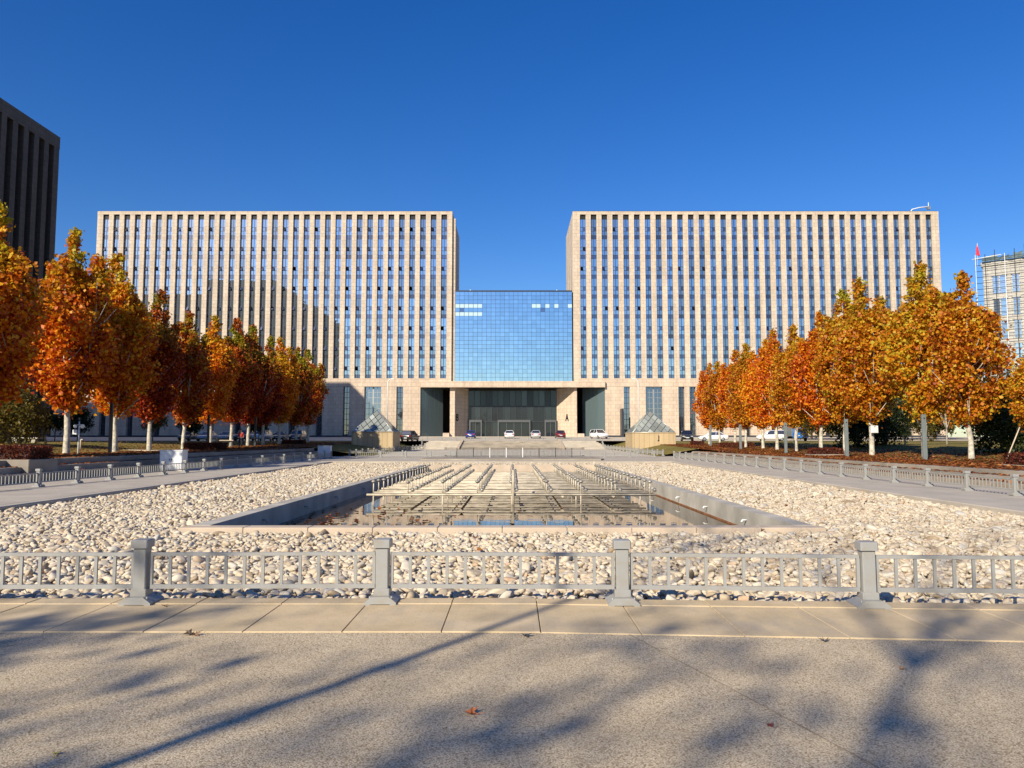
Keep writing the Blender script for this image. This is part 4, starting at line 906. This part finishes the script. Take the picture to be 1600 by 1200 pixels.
for i, (x, y, h) in enumerate(((36.2, 70, 3.0), (38.8, 72, 3.2), (43.5, 76, 3.4), (47.5, 78, 2.9))):
    bush('birch_tree', Rr(x, y), 1.6, h*0.62, 900, M['leaf_r' if i > 1 else 'leaf_o'], ['slim white birch with thin olive leaves, closest behind the plane row', 'slim white birch with thin olive leaves, second behind the plane row', 'brownish young tree on the lawn beyond the birches', 'brownish young tree at the back of the lawn by the hedge'][i], 'tree', 0.15, 'trunk', stem=1.7)
for i in range(9):
    x = 44 + i*8.5 + rnd.uniform(-1, 1); y = 112 + rnd.uniform(-3, 6)
    bush('background_tree', Rr(x, y), 3.2 + rnd.uniform(-.4, .6), 3.0 + rnd.uniform(-.3, .8), 4500, M['leaf_g' if i % 2 else 'leaf_o'], f'{"dark" if i % 2 else "olive"} tree at the back of the sunlit lawn, {ORD[i]} outward from the blue truck', 'tree', 0.28, group='trees at the back of the sunlit lawn', stem=0.9)
for i in range(9):
    x = 52 + i*11 + rnd.uniform(-1.5, 1.5); y = 128 + rnd.uniform(-2, 5)
    bush('tall_background_tree', Rr(x, y), 5.0, 4.4 + rnd.uniform(-.4, .8), 6500, M['leaf_o' if i % 3 else 'leaf_g'], f'tall tree beyond the sunlit lawn, {ORD[i]} outward in the far belt', 'tree', 0.36, group='far belt of trees beyond the sunlit lawn', stem=1.2)
for i, (x, y) in enumerate(((-70, 96), (-63, 104), (-57, 99), (-50.5, 106), (-44, 103), (-37.0, 110), (-78, 104), (-86, 98))):
    bush('background_tree', L_(x, y), 1.7, 1.7, 2600, M['leaf_g' if i % 3 else 'leaf_o'], f'small dark tree before the shaded office podium, {ORD[i]} of them', 'tree', 0.2, group='small trees before the shaded podium', stem=1.2)

def hedge(x0_, x1_, y0_, y1_, z0, z1, label, planter=None):
    cx, cy = (x0_+x1_)/2, (y0_+y1_)/2; t = tag(empty('hedge', (cx, cy, z0)), label, 'hedge'); hx, hy, h = (x1_-x0_)/2, (y1_-y0_)/2, z1-z0
    MB().bbox(-hx+0.08, hx-0.08, -hy+0.08, hy-0.08, -0.1, h-0.08, 0.05).build('stems', M['hedge_core'], t)
    g_ = np.random.default_rng(int(abs(cx*10)+cy)); A_ = 2*(2*hx+2*hy)*h + 4*hx*hy; n = int(min(9000, A_*420))
    p = g_.uniform(-1, 1, (n, 3)); fc = g_.choice(5, n, p=np.array([hy*h, hy*h, hx*h, hx*h, hx*hy*2])/(2*hy*h+2*hx*h+2*hx*hy))
    p[fc == 0, 0] = -1; p[fc == 1, 0] = 1; p[fc == 2, 1] = -1; p[fc == 3, 1] = 1; p[fc == 4, 2] = 1
    p = p*np.array([hx, hy, h/2]) + np.array([0, 0, h/2]) + g_.normal(0, 0.035, (n, 3))
    tag(inst('foliage', leaf_mesh('foliage', p, 0.075, M['leaf_h'], n), t), kind='stuff')
    if planter: tag(MB().bbox(x0_-0.15, x1_+0.15, y0_-0.15, y1_+0.15, -0.2, z0+0.02, 0.02).build('stone_planter', M['step']), planter, 'planter')
hedge(-24.2, -19.2, 30.0, 31.6, 0.82, 1.32, 'clipped dark red hedge nearest the viewer on the shaded bank', 'grey stone planter wall under the nearest dark red hedge')
hedge(-27.0, -23.8, 62.0, 63.2, 0.8, 1.35, 'clipped dark red hedge between the white cabinet and the cargo tricycle', 'grey stone planter wall under the hedge by the cargo tricycle')
hedge(-27.5, -25.0, 90.0, 91.2, 1.1, 1.6, 'clipped dark red hedge farthest along the shaded bank')
hedge(21.2, 24.4, 31.2, 32.8, 0.55, 1.0, 'clipped red hedge at the picture edge on the sunlit bank', 'grey stone planter wall at the picture edge on the sunlit bank')
hedge(21.2, 23.2, 53.2, 54.6, 0.6, 1.0, 'clipped red hedge in the middle of the sunlit bank', 'grey stone planter wall in the middle of the sunlit bank')
hedge(21.6, 25.0, 78.5, 79.8, 0.8, 1.3, 'long clipped red hedge at the far part of the sunlit bank')
hedge(21.5, 22.9, 91.0, 92.0, 1.0, 1.45, 'small clipped red hedge near the sunlit glass pyramid')

# fallen leaves on banks, stones and water
g_ = np.random.default_rng(99)
def litter(name, n, fx_, label, size=0.15):
    p = fx_(n); o = tag(inst(name, leaf_mesh(name, p, size, M['litter'], n, flat=0.8)), label, 'leaves', kind='stuff'); return o
def f1(n):
    y = g_.uniform(12, 108, n); x = -20.3 - np.abs(g_.normal(0, 6.0, n)); z = np.array([bank_l(a, c) for a, c in zip(x, y)]) + 0.03; return np.stack([x, y, z], 1)
def f2(n):
    y = g_.uniform(14, 98, n); x = 18.4 + np.abs(g_.normal(0, 4.6, n)); z = np.array([bank_r(a, c) for a, c in zip(x, y)]) + 0.03; return np.stack([x, y, z], 1)
litter('leaf_litter', 34000, f1, 'carpet of orange fallen leaves on the shaded bank')
litter('leaf_litter', 26000, f2, 'carpet of red brown fallen leaves on the sunlit bank')
def f3(n):
    s = g_.choice([-1, 1], n); y = g_.uniform(12, 74, n); t = np.abs(g_.normal(0, 0.5, n)); k = g_.integers(0, 3, n)
    x = np.where(s < 0, -18.75 - k*0.62 - g_.uniform(0.05, 0.5, n), 16.65 + k*0.66 + g_.uniform(0.05, 0.55, n)); z = np.where(s < 0, 0.8, 0.5)*(k+1)/3 + 0.03
    return np.stack([x, y, z], 1)
litter('step_leaves', 8000, f3, 'scattered fallen leaves lying on the stepped banks', 0.13)
def f4(n):
    x = g_.uniform(-10, 10, n); y = g_.uniform(8, 40, n); k = inside_bed(x, y); x, y = x[k], y[k]; return np.stack([x, y, np.full(len(x), -0.055)], 1)
litter('bed_leaves', 260, f4, 'scattered brown leaves caught among the pebbles', 0.09)
def f5(n):
    x = -5.6 + np.abs(g_.normal(0, 2.4, n)); y = 14.8 + np.abs(g_.normal(0, 4.5, n)); k = (x < 5.2) & (y < 24); return np.stack([x[k], y[k], np.full(k.sum(), -0.438)], 1)
litter('floating_leaves', 260, f5, 'brown leaves floating on the pool water', 0.13)

def fallen_leaf(x, y, s, rz, col, label):
    b = MB(); pts = [(0, -0.5), (0.10, -0.12), (0.5, -0.22), (0.30, 0.05), (0.62, 0.28), (0.24, 0.24), (0.0, 0.62), (-0.24, 0.24), (-0.62, 0.28), (-0.30, 0.05), (-0.5, -0.22), (-0.10, -0.12)]
    ring = [(px*s, py*s, (0.10 + 0.42*abs(px)**1.2 + 0.12*math.sin(px*7+py*5))*s) for px, py in pts]
    v = [(0, 0, 0.03*s)] + ring; f = [(0, 1+i, 1+(i+1) % 12) for i in range(12)]
    b.add(v, f, 0, False); b.tube([(0, -0.5*s, 0.1*s), (0.05*s, -0.95*s, 0.18*s)], 0.012*s + 0.001, 5)
    m_ = plain('dry_leaf', col, 0.7, 0, 0.3, 30); tag(b.build('fallen_leaf', m_, None, (x, y, 0.004 if y < 6.4 else 0.014), rz), label, 'leaf', 'single fallen leaves on the pavement')
fallen_leaf(-0.24, 4.55, 0.085, 1.2, (0.42, 0.13, 0.04), 'orange brown dry leaf lying alone in the middle of the pavement')
fallen_leaf(1.44, 4.36, 0.045, 0.4, (0.16, 0.03, 0.02), 'small dark red leaf on the pavement right of the orange one')
fallen_leaf(-2.66, 6.36, 0.10, 2.2, (0.09, 0.06, 0.035), 'curled dark leaf at the slab edge near the first capped post')
fallen_leaf(-2.60, 6.33, 0.07, 0.9, (0.22, 0.12, 0.06), 'brown leaf touching the curled dark leaf at the slab edge')
fallen_leaf(0.11, 6.30, 0.08, 0.1, (0.05, 0.045, 0.04), 'blackened leaf at the slab edge near the picture centre')
fallen_leaf(2.48, 6.16, 0.075, 2.9, (0.07, 0.055, 0.045), 'blackened leaf at the slab edge below the last capped post')
fallen_leaf(-2.33, 3.98, 0.04, 0.2, (0.45, 0.36, 0.06), 'tiny yellow leaf near the bottom corner of the pavement')
fallen_leaf(2.72, 5.42, 0.045, 1.9, (0.35, 0.18, 0.07), 'pale brown leaf beside the forked branch shadow')
fallen_leaf(-3.34, 7.38, 0.06, 0.5, (0.20, 0.09, 0.04), 'upright curled leaf on the granite beside the first capped post')

# trees standing behind the viewer: they throw the branch shadows across the pavement
def bare_tree(name, loc, seed, h, r0, leaves, label, spread=0.55, lean=(0, 0), k0=0.36, wand=0.022):
    t = tag(empty(name, loc), label, 'tree'); r_ = random.Random(seed); b = MB(); tips = []
    def grow(p, d, ln, r, lv):
        pts = [p]; q = Vector(p); dd = Vector(d)
        for k in range(4):
            wv = 0.10 if lv else wand
            dd = (dd + Vector((r_.gauss(0, wv), r_.gauss(0, wv), 0.04))).normalized(); q = q + dd*ln/4; pts.append(tuple(q))
        b.tube(pts, [r*(1-0.42*k/4) for k in range(5)], 7 if lv < 2 else 5, cap=False)
        if lv >= 4 or r < 0.006: tips.append(tuple(q)); return
        nb = 3 if lv else 4
        for k in range(nb):
            a = 6.283*k/nb + r_.uniform(-.5, .5); s = dd.orthogonal().normalized(); s = Matrix.Rotation(a, 3, dd) @ s
            sp = spread*r_.uniform(0.6, 1.3); grow(tuple(q), (dd*math.cos(sp) + s*math.sin(sp)), ln*r_.uniform(0.62, 0.8)*(k0*1.4 if lv == 0 else 1), r*0.55, lv+1)
            if lv > 0: tips.append(tuple(pts[2]))
    grow((0, 0, -0.2), Vector((lean[0], lean[1], 1)).normalized(), h, r0, 0)
    b.build('trunk', M['bark2'], t)
    if leaves:
        g2 = np.random.default_rng(seed); tp = np.array(tips); c = tp[g2.integers(0, len(tp), leaves)] + g2.normal(0, 0.22, (leaves, 3))
        tag(inst('crown', leaf_mesh('crown', c, 0.17, M['leaf_r'], seed), t), kind='stuff')
    return t
bare_tree('street_tree', (-9.1, -13.1, 0), 3, 12.1, 0.10, 0, 'slim leafless tree behind the viewer throwing the forked shadow', 0.55, k0=0.2)
bare_tree('street_tree', (-7.6, -4.9, 0), 8, 8.2, 0.075, 60, 'slim tree behind the viewer throwing the long diagonal shadow', 0.5, k0=0.2, wand=0.035)
bare_tree('street_tree', (-14.6, -11.2, 0), 21, 7.0, 0.13, 1000, 'half bare tree far behind the viewer shading the pavement corner', 0.62, k0=0.3)
bare_tree('street_tree', (-10.4, -14.6, 0), 34, 8.2, 0.13, 850, 'half bare tree behind the viewer shading the pavement foreground', 0.6, k0=0.3)

# ------------------------------------------------------------------ cars
wheel_t = MB().tube([(0, -0.11, 0), (0, -0.09, 0), (0, 0.09, 0), (0, 0.11, 0)], [0.27, 0.325, 0.325, 0.27], 16).mesh('tyre', M['tyre'])
wheel_r = MB().tube([(0, -0.118, 0), (0, 0.118, 0)], [0.2, 0.2], 12).mesh('rim', M['rimm'])
def car(label, col, loc, rz, kind='sedan', group=None):
    t = tag(empty('parked_car', loc, rz), label, 'car', group); pm_ = paint('body', col)
    if kind == 'suv':
        st = [(-2.25, .42, .95, .80), (-2.15, .30, 1.08, .88), (-1.3, .26, 1.10, .93), (0.2, .26, 1.06, .93), (1.1, .26, 1.05, .92), (1.95, .28, .95, .88), (2.25, .4, .72, .78)]
        low = (-2.10, 1.05, .86, 1.05); upp = (-1.80, 0.25, .66, 1.66)
    else:
        st = [(-2.28, .38, .80, .76), (-2.15, .24, .98, .85), (-1.4, .20, 1.00, .89), (0.0, .20, .95, .90), (1.0, .20, .93, .89), (1.9, .22, .80, .85), (2.25, .34, .60, .74)]
        low = (-1.75, 1.10, .80, .93); upp = (-1.00, 0.25, .60, 1.43)
    secs = []
    for x, zb, zt, hw in st:
        secs.append([(x, -hw*.9, zb), (x, hw*.9, zb), (x, hw, zb+.14), (x, hw, zt-.16), (x, hw*.93, zt-.03), (x, hw*.8, zt), (x, -hw*.8, zt), (x, -hw*.93, zt-.03), (x, -hw, zt-.16), (x, -hw, zb+.14)])
    MB().loft(secs, sm=True).build('body', pm_, t)
    a = [(low[0], -low[2], low[3]), (low[1], -low[2], low[3]), (low[1], low[2], low[3]), (low[0], low[2], low[3])]
    c = [(upp[0], -upp[2], upp[3]), (upp[1], -upp[2], upp[3]), (upp[1], upp[2], upp[3]), (upp[0], upp[2], upp[3])]
    for nm, (i, j) in (('side_window', (0, 1)), ('windscreen', (1, 2)), ('side_window', (2, 3)), ('rear_window', (3, 0))):
        MB().add([a[i], a[j], c[j], c[i]], [(0, 1, 2, 3)]).build(nm, M['car_glass'], t)
    for i in range(4): MB().tube([a[i], c[i]], 0.05, 5).build('pillar', pm_, t)
    for s in (-1, 1): MB().tube([(-0.35, s*low[2], low[3]), (-0.42, s*upp[2], upp[3])], 0.035, 5).build('pillar', pm_, t)
    rf = MB(); e = 0.10; r0 = [(upp[0]-.06, -upp[2]-.05, upp[3]-.03), (upp[1]+.06, -upp[2]-.05, upp[3]-.03), (upp[1]+.06, upp[2]+.05, upp[3]-.03), (upp[0]-.06, upp[2]+.05, upp[3]-.03)]
    r1 = [(upp[0]+e, -upp[2]+e, upp[3]+.05), (upp[1]-e, -upp[2]+e, upp[3]+.05), (upp[1]-e, upp[2]-e, upp[3]+.05), (upp[0]+e, upp[2]-e, upp[3]+.05)]
    rf.loft([r0, r1]); rf.build('roof', pm_, t)
    hw = st[1][3]
    for x in (-1.38, 1.40):
        for s in (-1, 1):
            wh = empty('wheel', (x, s*(hw-0.07), 0.325), 0, t); inst('tyre', wheel_t, wh); inst('rim', wheel_r, wh)
    zr = st[1][2] - .22; zf = st[5][2] - .18
    for s in (-1, 1):
        MB().box(-2.31, -2.1, s*hw*.72-.17, s*hw*.72+.17, zr-.08, zr+.09).build('tail_light', M['lampred'], t)
        MB().box(1.95, 2.24, s*hw*.70-.16, s*hw*.70+.16, zf-.10, zf+.04).build('headlight', M['lampclear'], t)
        MB().box(0.75, 0.95, s*(hw+.05)-.08, s*(hw+.05)+.08, low[3]+.0, low[3]+.13).build('wing_mirror', pm_, t)
    for x in (-2.33, 2.27): MB().box(x-.02, x+.02, -.24, .24, .48, .60).build('number_plate', M['cabinet'], t)
    return t
def pz(x, y): return (x, y, zplaza(y))
G1 = 'cars parked before the entrance'
car('blue car parked before the entrance near letter B', (0.015, 0.04, 0.20), pz(-7.85, 140), R(90), 'sedan', G1)
car('white car parked before the central doors', (0.75, 0.75, 0.74), pz(-0.7, 140), R(90), 'sedan', G1)
car('silver car parked between the white and dark red cars', (0.45, 0.46, 0.46), pz(4.15, 140), R(90), 'sedan', G1)
car('dark red car parked before letter A', (0.09, 0.008, 0.014), pz(8.7, 140), R(90), 'sedan', G1)
car('white car standing askew by the end of the terrace railing', (0.78, 0.78, 0.77), pz(15.6, 138), R(-70), 'suv', G1)
car('dark SUV beside the shaded glass pyramid', (0.03, 0.03, 0.035), (-16.3, 119.5, 1.42), R(80), 'suv')
G2 = 'cars parked in the shade before the tower'
for i, (px_, c_, kd, lb) in enumerate(((-48.2, (0.35, 0.42, 0.5), 'sedan', 'pale blue car in the shaded row, leftmost one seen below the crowns'), (-45.2, (0.4, 0.4, 0.4), 'sedan', 'silver car in the shaded row beside the pale blue one'),
        (-42.4, (0.05, 0.06, 0.10), 'suv', 'dark blue SUV in the shaded row behind a trunk'), (-39.6, (0.65, 0.66, 0.68), 'suv', 'white SUV in the shaded row behind the standing person'), (-36.8, (0.03, 0.03, 0.035), 'sedan', 'black sedan in the shaded row between two trunks'),
        (-34.0, (0.04, 0.04, 0.05), 'suv', 'black SUV at the end of the shaded row nearest the pyramid'), (-51.2, (0.10, 0.10, 0.11), 'sedan', 'dark grey car in the shaded row behind the hedge tree'))):
    car(lb, c_, (px_, 119.5, bank_l(px_, 119.5)), R(-90 + rnd.uniform(-5, 5)), kd, G2)
car('black SUV parked beside the sunlit glass pyramid', (0.02, 0.022, 0.025), (27.3, 119, bank_r(27.3, 119)), R(-100), 'suv')
car('white car seen sideways behind the farthest gold trees', (0.75, 0.75, 0.75), (31.4, 119, bank_r(31, 119)), R(172), 'sedan')
car('white SUV parked between trunks near the blue truck', (0.75, 0.75, 0.75), (40.6, 119, bank_r(40, 119)), R(170), 'suv')
# blue truck
tk = tag(empty('box_truck', (44.2, 118.5, bank_r(44, 118.5)), R(-84)), 'small blue truck with a grey box body between the trunks', 'truck'); bp = paint('blue', (0.02, 0.16, 0.55))
MB().loft([[(x, -h, z) if False else (x, y_, z) for x, y_, z in ((xx, -0.9, 0.5), (xx, 0.9, 0.5), (xx, 0.9, zt_*0.62), (xx, 0.75, zt_), (xx, -0.75, zt_), (xx, -0.9, zt_*0.62))] for xx, zt_ in ((0.8, 2.0), (1.7, 2.0), (2.2, 1.35), (2.35, 1.1))]).build('cab', bp, tk)
MB().bbox(-2.6, 0.7, -0.95, 0.95, 0.75, 2.5, 0.03).build('cargo_box', M['post_grey'], tk)
MB().box(-2.6, 2.0, -0.5, 0.5, 0.4, 0.74).build('chassis', M['dark_metal'], tk)
MB().add([(2.22, -0.72, 1.38), (2.22, 0.72, 1.38), (1.78, 0.66, 1.94), (1.78, -0.66, 1.94)], [(0, 1, 2, 3)]).build('windscreen', M['car_glass'], tk)
for x in (-1.7, 1.5):
    for s in (-1, 1): wh = empty('wheel', (x, s*0.82, 0.36), 0, tk); inst('tyre', wheel_t, wh, (0,0,0), (0,0,0), 1.1); inst('rim', wheel_r, wh)
for s in (-1, 1): MB().box(2.3, 2.4, s*0.65-.13, s*0.65+.13, 0.75, 0.92).build('headlight', M['lampclear'], tk)

# ------------------------------------------------------------------ street furniture
def lamp_mast(x, y, label, s):
    t = tag(empty('lamp_mast', (x, y, 1.3)), label, 'lamp post')
    MB().tube([(0, 0, 0), (0, 0, 9.2), (-s*0.05, 0, 9.7), (-s*0.3, 0, 10.0), (-s*0.6, 0, 10.1)], [0.11, 0.08, 0.07, 0.06, 0.05], 8).build('mast', M['white_metal'], t)
    MB().bbox(-s*0.75-0.25, -s*0.75+0.25, -0.12, 0.12, 10.02, 10.15, 0.03).build('lamp_head', M['white_metal'], t)
    MB().tube([(0, 0, 0), (0, 0, 0.4)], 0.17, 8).build('base', M['white_metal'], t)
lamp_mast(19.9, 120, 'slender white mast rising behind the sunlit glass pyramid', 1)
lamp_mast(-20.0, 120, 'slender white mast rising behind the shaded glass pyramid', -1)
def cabinet(x, y, label):
    t = tag(empty('equipment_cabinet', (x, y, 0)), label, 'cabinet'); t.scale = (0.84, 0.84, 0.9)
    MB().bbox(-0.7, 0.7, -0.4, 0.4, 0.1, 1.17, 0.015).build('housing', M['cabinet'], t); MB().box(-0.72, 0.72, -0.42, 0.42, 0, 0.1).build('plinth', M['concrete'], t)
    MB().box(-0.74, 0.74, -0.45, 0.45, 1.17, 1.22).build('lid', M['cabinet'], t)
    for s in (-1, 1): d = MB().bbox(s*0.34-0.32, s*0.34+0.32, -0.415, -0.4, 0.16, 1.12, 0.004).build('door', M['cabinet'], t); MB().box(s*0.06-0.02, s*0.06+0.02, -0.44, -0.416, 0.6, 0.72).build('handle', M['dark_metal'], d)
cabinet(-17.9, 40, 'white equipment cabinet with dappled light behind the near guardrail'); cabinet(-17.9, 72, 'white equipment cabinet at the far end of the shaded path')
sg = tag(empty('sign_post', (-26.4, 46, 0.75)), 'grey pole with two round discs and boxes beside a plane trunk', 'sign')
MB().tube([(0, 0, -0.1), (0, 0, 1.0), (0, 0, 2.0)], [0.06, 0.04, 0.035], 8).build('pole', M['white_metal'], sg)
for s in (-1, 1):
    MB().tube([(0, -0.02, 1.85), (s*0.2, -0.02, 1.75)], 0.02, 5).build('bracket', M['white_metal'], sg)
    MB().tube([(s*0.22, -0.06, 1.7), (s*0.22, -0.02, 1.7)], 0.13 if s > 0 else 0.11, 14).build('disc', M['white_metal'], sg)
MB().bbox(-0.36, -0.1, -0.08, 0.02, 1.2, 1.5, 0.02).build('box', M['white_metal'], sg)
def column(x, y, z, h, mat, label, w_=0.11):
    t = tag(empty('light_column', (x, y, z)), label, 'post', 'square light columns on the banks')
    MB().bbox(-w_, w_, -w_*0.7, w_*0.7, -0.1, h, 0.01).build('shaft', M[mat], t); MB().box(-w_-0.03, w_+0.03, -0.11, 0.11, -0.1, 0.05).build('base', M[mat], t)
    MB().tube([(0, -w_*0.7-0.004, h-0.22), (0, -w_*0.7+0.02, h-0.22)], 0.045, 8).build('lens', M['black'], t)
for (x, y, h, lb) in ((-26.6, 50, 3.3, 'dark square column beside the third orange trunk'), (-26.6, 66, 3.0, 'dark square column beside the fifth trunk of the shaded row'), (-26.6, 78, 3.0, 'dark square column behind the standing person')):
    column(x, y, bank_l(x, y), h, 'dark_metal', lb, 0.10)
for (x, y, h, lb) in ((22.0, 50, 2.5, 'grey square column beside the fourth gold trunk from the viewer'), (22.8, 42, 2.5, 'grey square column nearest the viewer on the sunlit bank'), (22.3, 62, 2.5, 'grey square column before the blue truck'), (22.2, 74, 2.4, 'grey square column at the middle of the sunlit row'), (22.4, 86, 2.4, 'grey square column near the sunlit pyramid')):
    column(x, y, bank_r(x, y), h, 'post_grey', lb)
bx = tag(empty('meter_box', (23.95, 50.65, 2.1)), 'white electrical box fixed to a gold plane trunk', 'box')
MB().bbox(-0.05, 0.42, -0.16, 0.0, 0, 0.48, 0.02).build('housing', M['white_metal'], bx); MB().box(0.0, 0.36, -0.175, -0.16, 0.05, 0.43).build('door', M['white_metal'], bx)
tag(MB().tube([(22.0, 34.0, 0.5), (22.9, 34.4, 1.9), (23.7, 34.8, 3.1)], [0.03, 0.028, 0.022], 7).build('bamboo_prop', M['rim']), 'leaning bamboo prop at the picture edge under the orange tree', 'pole')
bn = tag(empty('stone_bench', (-36.5, 57.5, bank_l(-36.5, 57.5))), 'low stone bench on the lawn behind the nearest plane trees', 'bench')
MB().bbox(-1.6, 0.6, -0.3, 0.3, 0.28, 0.4, 0.015).build('seat', M['concrete'], bn)
for x in (-1.2, 0.2): MB().box(x-0.15, x+0.15, -0.25, 0.25, 0, 0.28).build('leg', M['concrete'], bn)
def bollard(x, y, label):
    t = tag(empty('bollard_lamp', (x, y, bank_l(x, y))), label, 'bollard', 'bollard lamps on the lawn')
    MB().tube([(0, 0, 0), (0, 0, 0.62), (0.02, 0, 0.68), (0.06, 0, 0.7)], [0.06, 0.06, 0.055, 0.05], 8).build('stem', M['rim'], t); MB().tube([(0.04, 0, 0.7), (0.16, 0, 0.66)], [0.06, 0.05], 8).build('lamp_head', M['steel'], t)
bollard(-34.0, 55, 'pale bollard lamp on the lawn beside the stone bench'); bollard(-31.4, 55, 'pale bollard lamp on the lawn between sign pole and column')
mb = MB(); mb.box(-60, -24.8, 58.5, 59.3, 0, 1); mb.v = [(x, y, bank_l(x, y) + (0.03 if z else -0.2)) for x, y, z in mb.v]; tag(mb.build('lawn_path', M['path']), kind='structure')

# person standing under the trees
def skin(name, verts, edges, radii, mat, parent):
    me = bpy.data.meshes.new(name); me.from_pydata(verts, edges, []); me.materials.append(mat); o = inst(name, me, parent)
    o.modifiers.new('skin', 'SKIN'); sv = me.skin_vertices[0].data
    for i, r_ in enumerate(radii): sv[i].radius = (r_, r_)
    sv[0].use_root = True
    o.modifiers.new('sub', 'SUBSURF').levels = 1; o.modifiers['sub'].render_levels = 2
    for p in me.polygons: p.use_smooth = True
    return o
pr = tag(empty('person', (-27.2, 75.6, bank_l(-27.2, 75.6)), R(200)), 'person in dark trousers and red top standing by a pale trunk', 'person')
sk = plain('skin', (0.42, 0.25, 0.17), 0.6); dk = plain('dark_cloth', (0.015, 0.016, 0.03), 0.9); rd_ = plain('red_top', (0.45, 0.05, 0.03), 0.85); hr = plain('hair', (0.01, 0.009, 0.008), 0.6)
V_ = [(0, 0, .92), (0, 0, 1.12), (0, 0, 1.36), (0, .01, 1.47), (0, .02, 1.56), (0, .03, 1.66), (-.1, 0, .86), (-.11, .01, .48), (-.11, -.02, .08), (-.11, .14, .04), (.1, 0, .86), (.11, .02, .48), (.12, 0, .08), (.12, .16, .04),
      (-.19, 0, 1.38), (-.25, .0, 1.12), (-.22, .16, .95), (-.21, .23, .91), (.19, 0, 1.38), (.25, 0, 1.12), (.22, .16, .95), (.21, .23, .91)]
E_ = [(0,1),(1,2),(2,3),(3,4),(4,5),(0,6),(6,7),(7,8),(8,9),(0,10),(10,11),(11,12),(12,13),(2,14),(14,15),(15,16),(16,17),(2,18),(18,19),(19,20),(20,21)]
skin('body', V_, E_, [.13,.125,.14,.055,.085,.085,.09,.06,.045,.04,.09,.06,.045,.04,.06,.045,.035,.03,.06,.045,.035,.03], sk, pr)
skin('jacket', [V_[0], V_[1], V_[2], V_[14], V_[15], V_[16], V_[18], V_[19], V_[20]], [(0,1),(1,2),(2,3),(3,4),(4,5),(2,6),(6,7),(7,8)], [.155,.155,.165,.08,.06,.05,.08,.06,.05], rd_, pr)
skin('trousers', [V_[0], V_[6], V_[7], V_[8], V_[10], V_[11], V_[12]], [(0,1),(1,2),(2,3),(0,4),(4,5),(5,6)], [.15,.11,.08,.065,.11,.08,.065], dk, pr)
v, f = ico(2); b = MB(); b.add([(p.x*.095, p.y*.105 + .01, p.z*.11 + 1.66) for p in v if True], [q for q in f if all(v[i].z > -0.15 or v[i].y < -0.2 for i in q)], 0, True); b.build('hair', hr, pr)
MB().box(-.02, .02, .115, .135, 1.60, 1.64).build('nose', sk, pr)
# cargo tricycle
tr = tag(empty('cargo_tricycle', (-28.9, 74.6, bank_l(-28.9, 74.6)), R(12)), 'cargo tricycle with a flat wooden bed parked beside the standing person', 'tricycle')
def cyc_wheel(loc):
    wh = empty('wheel', loc, 0, tr); n = 18
    MB().tube([(0.3*math.cos(6.283*k/n), 0, 0.3*math.sin(6.283*k/n)) for k in range(n+1)], 0.025, 5, cap=False).build('tyre', M['tyre'], wh)
    b = MB()
    for k in range(8): a = 6.283*k/8; b.tube([(0, 0, 0), (0.29*math.cos(a), 0, 0.29*math.sin(a))], 0.006, 3)
    tag(b.build('spokes', M['steel'], wh), kind='stuff')
cyc_wheel((-1.0, 0, 0.3)); cyc_wheel((0.65, -0.42, 0.3)); cyc_wheel((0.65, 0.42, 0.3))
MB().bbox(0.0, 1.3, -0.38, 0.38, 0.62, 0.70, 0.01).build('bed', M['rim'], tr)
MB().tube([(-1.0, 0, 0.3), (-0.85, 0, 0.75), (-0.8, 0, 0.95)], 0.025, 6).build('fork', M['dark_metal'], tr)
MB().tube([(-0.85, 0, 0.75), (-0.3, 0, 0.35), (0.1, 0, 0.6), (-0.3, 0, 0.7), (-0.85, 0, 0.7)], 0.025, 6).build('frame', M['dark_metal'], tr)
MB().tube([(-0.65, -0.28, 0.98), (-0.8, -0.1, 0.97), (-0.8, 0.1, 0.97), (-0.65, 0.28, 0.98)], 0.018, 6).build('handlebar', M['steel'], tr)
MB().bbox(-0.35, -0.08, -0.1, 0.1, 0.76, 0.83, 0.02).build('saddle', M['tyre'], tr)
